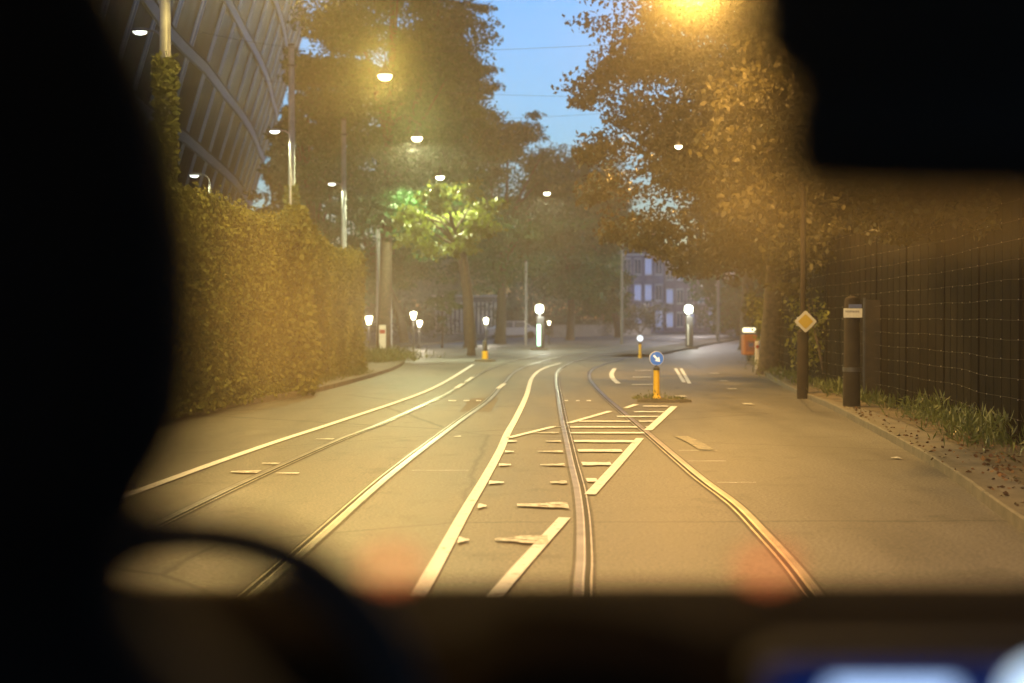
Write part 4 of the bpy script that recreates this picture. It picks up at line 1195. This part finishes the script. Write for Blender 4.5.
# rear-view mirror and sensor pod
my = .60
def mp_(px, py): return at(px, py, my)
a, b_ = mp_(768, 158), mp_(1330, 40)
mr = MB().box(((a.x + b_.x) / 2, my, (mp_(0, 214).z + mp_(0, 62).z) / 2), (b_.x - a.x, .03, mp_(0, 62).z - mp_(0, 214).z), bevel=.012).build('rear_view_mirror', M_BLACKP, van, sub=2)
mr['label'] = 'black rear-view mirror housing'
MB().box(((a.x + b_.x) / 2, my - .0175, mp_(0, 129).z), ((b_.x - a.x) * .88, .004, .034), bevel=.0015).build('mirror_glass', mat('mirror_dark', (.01, .01, .01), .5, var=0, spec=.1), mr)
MB().box((mp_(1000, 0).x, my + .04, mp_(0, -35).z), (mp_(1250, 0).x - mp_(760, 0).x, .05, mp_(0, -150).z - mp_(0, 85).z), bevel=.012).build('sensor_pod', M_BLACKP, van, sub=2)
# windscreen with a film of dust and painted glare veil, pillars, roof and body
def dust_and_glare_glass():
    m = bpy.data.materials.new('dust_and_glare_glass'); m.use_nodes = True
    n = m.node_tree; n.nodes.clear(); L = n.links.new
    o = n.nodes.new('ShaderNodeOutputMaterial'); tr = n.nodes.new('ShaderNodeBsdfTransparent'); tr.inputs[0].default_value = (.96, .97, .95, 1)
    tl = n.nodes.new('ShaderNodeBsdfTranslucent'); tl.inputs[0].default_value = (.76, .60, .27, 1)
    gl = n.nodes.new('ShaderNodeBsdfGlossy'); gl.inputs['Roughness'].default_value = .08
    tc = n.nodes.new('ShaderNodeTexCoord'); nz = n.nodes.new('ShaderNodeTexNoise')
    nz.inputs['Scale'].default_value = 5.5; nz.inputs['Detail'].default_value = 4; nz.inputs['Distortion'].default_value = .6
    L(tc.outputs['Object'], nz.inputs['Vector'])
    mr_ = n.nodes.new('ShaderNodeMapRange'); mr_.inputs[1].default_value = .32; mr_.inputs[2].default_value = .68
    mr_.inputs[3].default_value = DUST[0]; mr_.inputs[4].default_value = DUST[1]
    L(nz.outputs[0], mr_.inputs[0])
    # dust thinned lower right and upper left to weaken the glare veil
    sx = n.nodes.new('ShaderNodeSeparateXYZ'); L(tc.outputs['Object'], sx.inputs[0])
    cx_ = n.nodes.new('ShaderNodeMapRange'); cx_.interpolation_type = 'SMOOTHSTEP'; cx_.inputs[1].default_value = .02; cx_.inputs[2].default_value = .42; L(sx.outputs[0], cx_.inputs[0])
    cz_ = n.nodes.new('ShaderNodeMapRange'); cz_.interpolation_type = 'SMOOTHSTEP'; cz_.inputs[1].default_value = 1.86; cz_.inputs[2].default_value = 1.78; L(sx.outputs[2], cz_.inputs[0])
    mm = n.nodes.new('ShaderNodeMath'); mm.operation = 'MULTIPLY'; L(cx_.outputs[0], mm.inputs[0]); L(cz_.outputs[0], mm.inputs[1])
    m3 = n.nodes.new('ShaderNodeMath'); m3.operation = 'MULTIPLY_ADD'; m3.inputs[1].default_value = -.88; m3.inputs[2].default_value = 1
    lx_ = n.nodes.new('ShaderNodeMapRange'); lx_.interpolation_type = 'SMOOTHSTEP'; lx_.inputs[1].default_value = -.14; lx_.inputs[2].default_value = -.27; L(sx.outputs[0], lx_.inputs[0])
    lz_ = n.nodes.new('ShaderNodeMapRange'); lz_.interpolation_type = 'SMOOTHSTEP'; lz_.inputs[1].default_value = 1.82; lz_.inputs[2].default_value = 1.90; L(sx.outputs[2], lz_.inputs[0])
    lm = n.nodes.new('ShaderNodeMath'); lm.operation = 'MULTIPLY'; L(lx_.outputs[0], lm.inputs[0]); L(lz_.outputs[0], lm.inputs[1])
    mx_ = n.nodes.new('ShaderNodeMath'); mx_.operation = 'MAXIMUM'; L(mm.outputs[0], mx_.inputs[0]); L(lm.outputs[0], mx_.inputs[1]); L(mx_.outputs[0], m3.inputs[0])
    m5 = n.nodes.new('ShaderNodeMath'); m5.operation = 'MULTIPLY'; L(mr_.outputs[0], m5.inputs[0]); L(m3.outputs[0], m5.inputs[1])
    # glow patches of the glare veil, painted in as extra dust
    prev = m5.outputs[0]
    for (cx0, cz0, rx0, rz0, amt) in VEIL_GLOWS:
        vs = n.nodes.new('ShaderNodeVectorMath'); vs.operation = 'SUBTRACT'; vs.inputs[1].default_value = (cx0, 0, cz0); L(tc.outputs['Object'], vs.inputs[0])
        vm = n.nodes.new('ShaderNodeVectorMath'); vm.operation = 'MULTIPLY'; vm.inputs[1].default_value = (1 / rx0, 0, 1 / rz0); L(vs.outputs[0], vm.inputs[0])
        ln = n.nodes.new('ShaderNodeVectorMath'); ln.operation = 'LENGTH'; L(vm.outputs[0], ln.inputs[0])
        ms = n.nodes.new('ShaderNodeMapRange'); ms.interpolation_type = 'SMOOTHERSTEP'; ms.inputs[1].default_value = 1; ms.inputs[2].default_value = 0
        ms.inputs[3].default_value = 0; ms.inputs[4].default_value = amt; L(ln.outputs[1], ms.inputs[0])
        ad = n.nodes.new('ShaderNodeMath'); ad.operation = 'ADD'; L(prev, ad.inputs[0]); L(ms.outputs[0], ad.inputs[1]); prev = ad.outputs[0]
    m4 = n.nodes.new('ShaderNodeMath'); m4.operation = 'MINIMUM'; m4.inputs[1].default_value = .6; L(prev, m4.inputs[0])
    rf = n.nodes.new('ShaderNodeBsdfRefraction'); rf.distribution = 'GGX'; rf.inputs['Roughness'].default_value = .8; rf.inputs['IOR'].default_value = 1.035; rf.inputs['Color'].default_value = (.95, .95, .62, 1)
    fs = n.nodes.new('ShaderNodeMixShader'); fs.inputs[0].default_value = FWD; L(tl.outputs[0], fs.inputs[1]); L(rf.outputs[0], fs.inputs[2])
    m1 = n.nodes.new('ShaderNodeMixShader'); L(m4.outputs[0], m1.inputs[0]); L(tr.outputs[0], m1.inputs[1]); L(fs.outputs[0], m1.inputs[2])
    m2 = n.nodes.new('ShaderNodeMixShader'); m2.inputs[0].default_value = .02; L(m1.outputs[0], m2.inputs[1]); L(gl.outputs[0], m2.inputs[2])
    L(m2.outputs[0], o.inputs[0])
    return m
DUST = (.03, .11); FWD = .26
VEIL_GLOWS = [(-.21, 1.755, .13, .15, .13), (.205, 1.90, .085, .30, .10), (.36, 1.84, .26, .055, .10), (-.13, 1.98, .10, .14, .05)]
g = MB(); ny = 8; nx = 12
def wsp(u, v):
    x = -.80 + 1.6 * u; bow = -.10 * (2 * u - 1) ** 2
    y = 1.64 + (0.88 - 1.64) * v + bow; z = 1.425 + (2.12 - 1.425) * v + .03 * math.sin(v * math.pi)
    return (x * (1 - .08 * v), y, z)
for j in range(ny + 1):
    for i in range(nx + 1): g.v.append(wsp(i / nx, j / ny))
for j in range(ny):
    for i in range(nx):
        a = j * (nx + 1) + i; g.f.append((a, a + 1, a + nx + 2, a + nx + 1))
g.smooth = True
ws = g.build('windscreen', dust_and_glare_glass(), van)
def film(name, col, a):
    m = bpy.data.materials.new(name); m.use_nodes = True; n = m.node_tree; n.nodes.clear()
    o = n.nodes.new('ShaderNodeOutputMaterial'); tr = n.nodes.new('ShaderNodeBsdfTransparent'); tl = n.nodes.new('ShaderNodeBsdfTranslucent')
    tl.inputs[0].default_value = tuple(col) + (1,); mx = n.nodes.new('ShaderNodeMixShader'); mx.inputs[0].default_value = a
    n.links.new(tr.outputs[0], mx.inputs[1]); n.links.new(tl.outputs[0], mx.inputs[2]); n.links.new(mx.outputs[0], o.inputs[0]); return m
M_REFL = film('red_reflection_film', (.8, .30, .22), .16)  # tinted discs added in place of two reddish windscreen reflections
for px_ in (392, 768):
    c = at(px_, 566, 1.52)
    MB().prism([(c.x + .040 * math.cos(i * .5236), c.z + .030 * math.sin(i * .5236)) for i in range(12)], c.y, c.y + .001).build('red_reflection', M_REFL, ws)
M_BODY = mat('dark_van_paint', (.03, .03, .034), .3, var=.1)
for u in (0, 1):
    s_ = -1 if u == 0 else 1
    pp = [Vector(wsp(u, v)) + Vector((s_ * .03, 0, 0)) for v in (0, .25, .5, .75, 1)]
    MB().tube(pp, .035, 10).build('pillar', M_BODY, van)
MB().tube([Vector(wsp(i / 8, 1)) + Vector((0, -.01, .02)) for i in range(9)], .035, 8).build('header', M_BODY, van)
MB().box((0, -.85, 2.19), (1.56, 3.35, .05), bevel=.02).build('roof', M_BODY, van)
for s_ in (-1, 1):
    sp_ = MB().box((s_ * .86, -.6, .86), (.06, 3.9, 1.0), bevel=.02).build('side_panel', M_BODY, van)
    MB().box((s_ * .82, -1.9, 1.76), (.05, 1.3, .82), bevel=.02).build('rear_quarter', M_BODY, van)
    MB().tube([(s_ * .84, -.4, 1.35), (s_ * .78, -.45, 2.17)], .035, 8).build('door_pillar', M_BODY, van)
MB().box((0, -2.5, 1.27), (1.7, .06, 1.8), bevel=.02).build('tailgate', M_BODY, van)
MB().box((0, -.5, .40), (1.66, 4.0, .08), bevel=.02).build('floor_pan', M_BLACKP, van)
MB().prism([(1.45, .35), (1.60, 1.38), (2.05, 1.12), (2.25, .85), (2.28, .35)], -.82, .82, axis='x').build('bonnet', M_BODY, van)
for x in (-.78, .78):
    for y in (-1.7, 1.75):
        w = MB().tube([(x - .10, y, .33), (x + .10, y, .33)], .33, 20).build('wheel', mat('tyre_rubber', (.015, .015, .015), .9), van)
        MB().tube([(x - .105, y, .33), (x + .105, y, .33)], .19, 16).build('rim', M_STEEL, w)
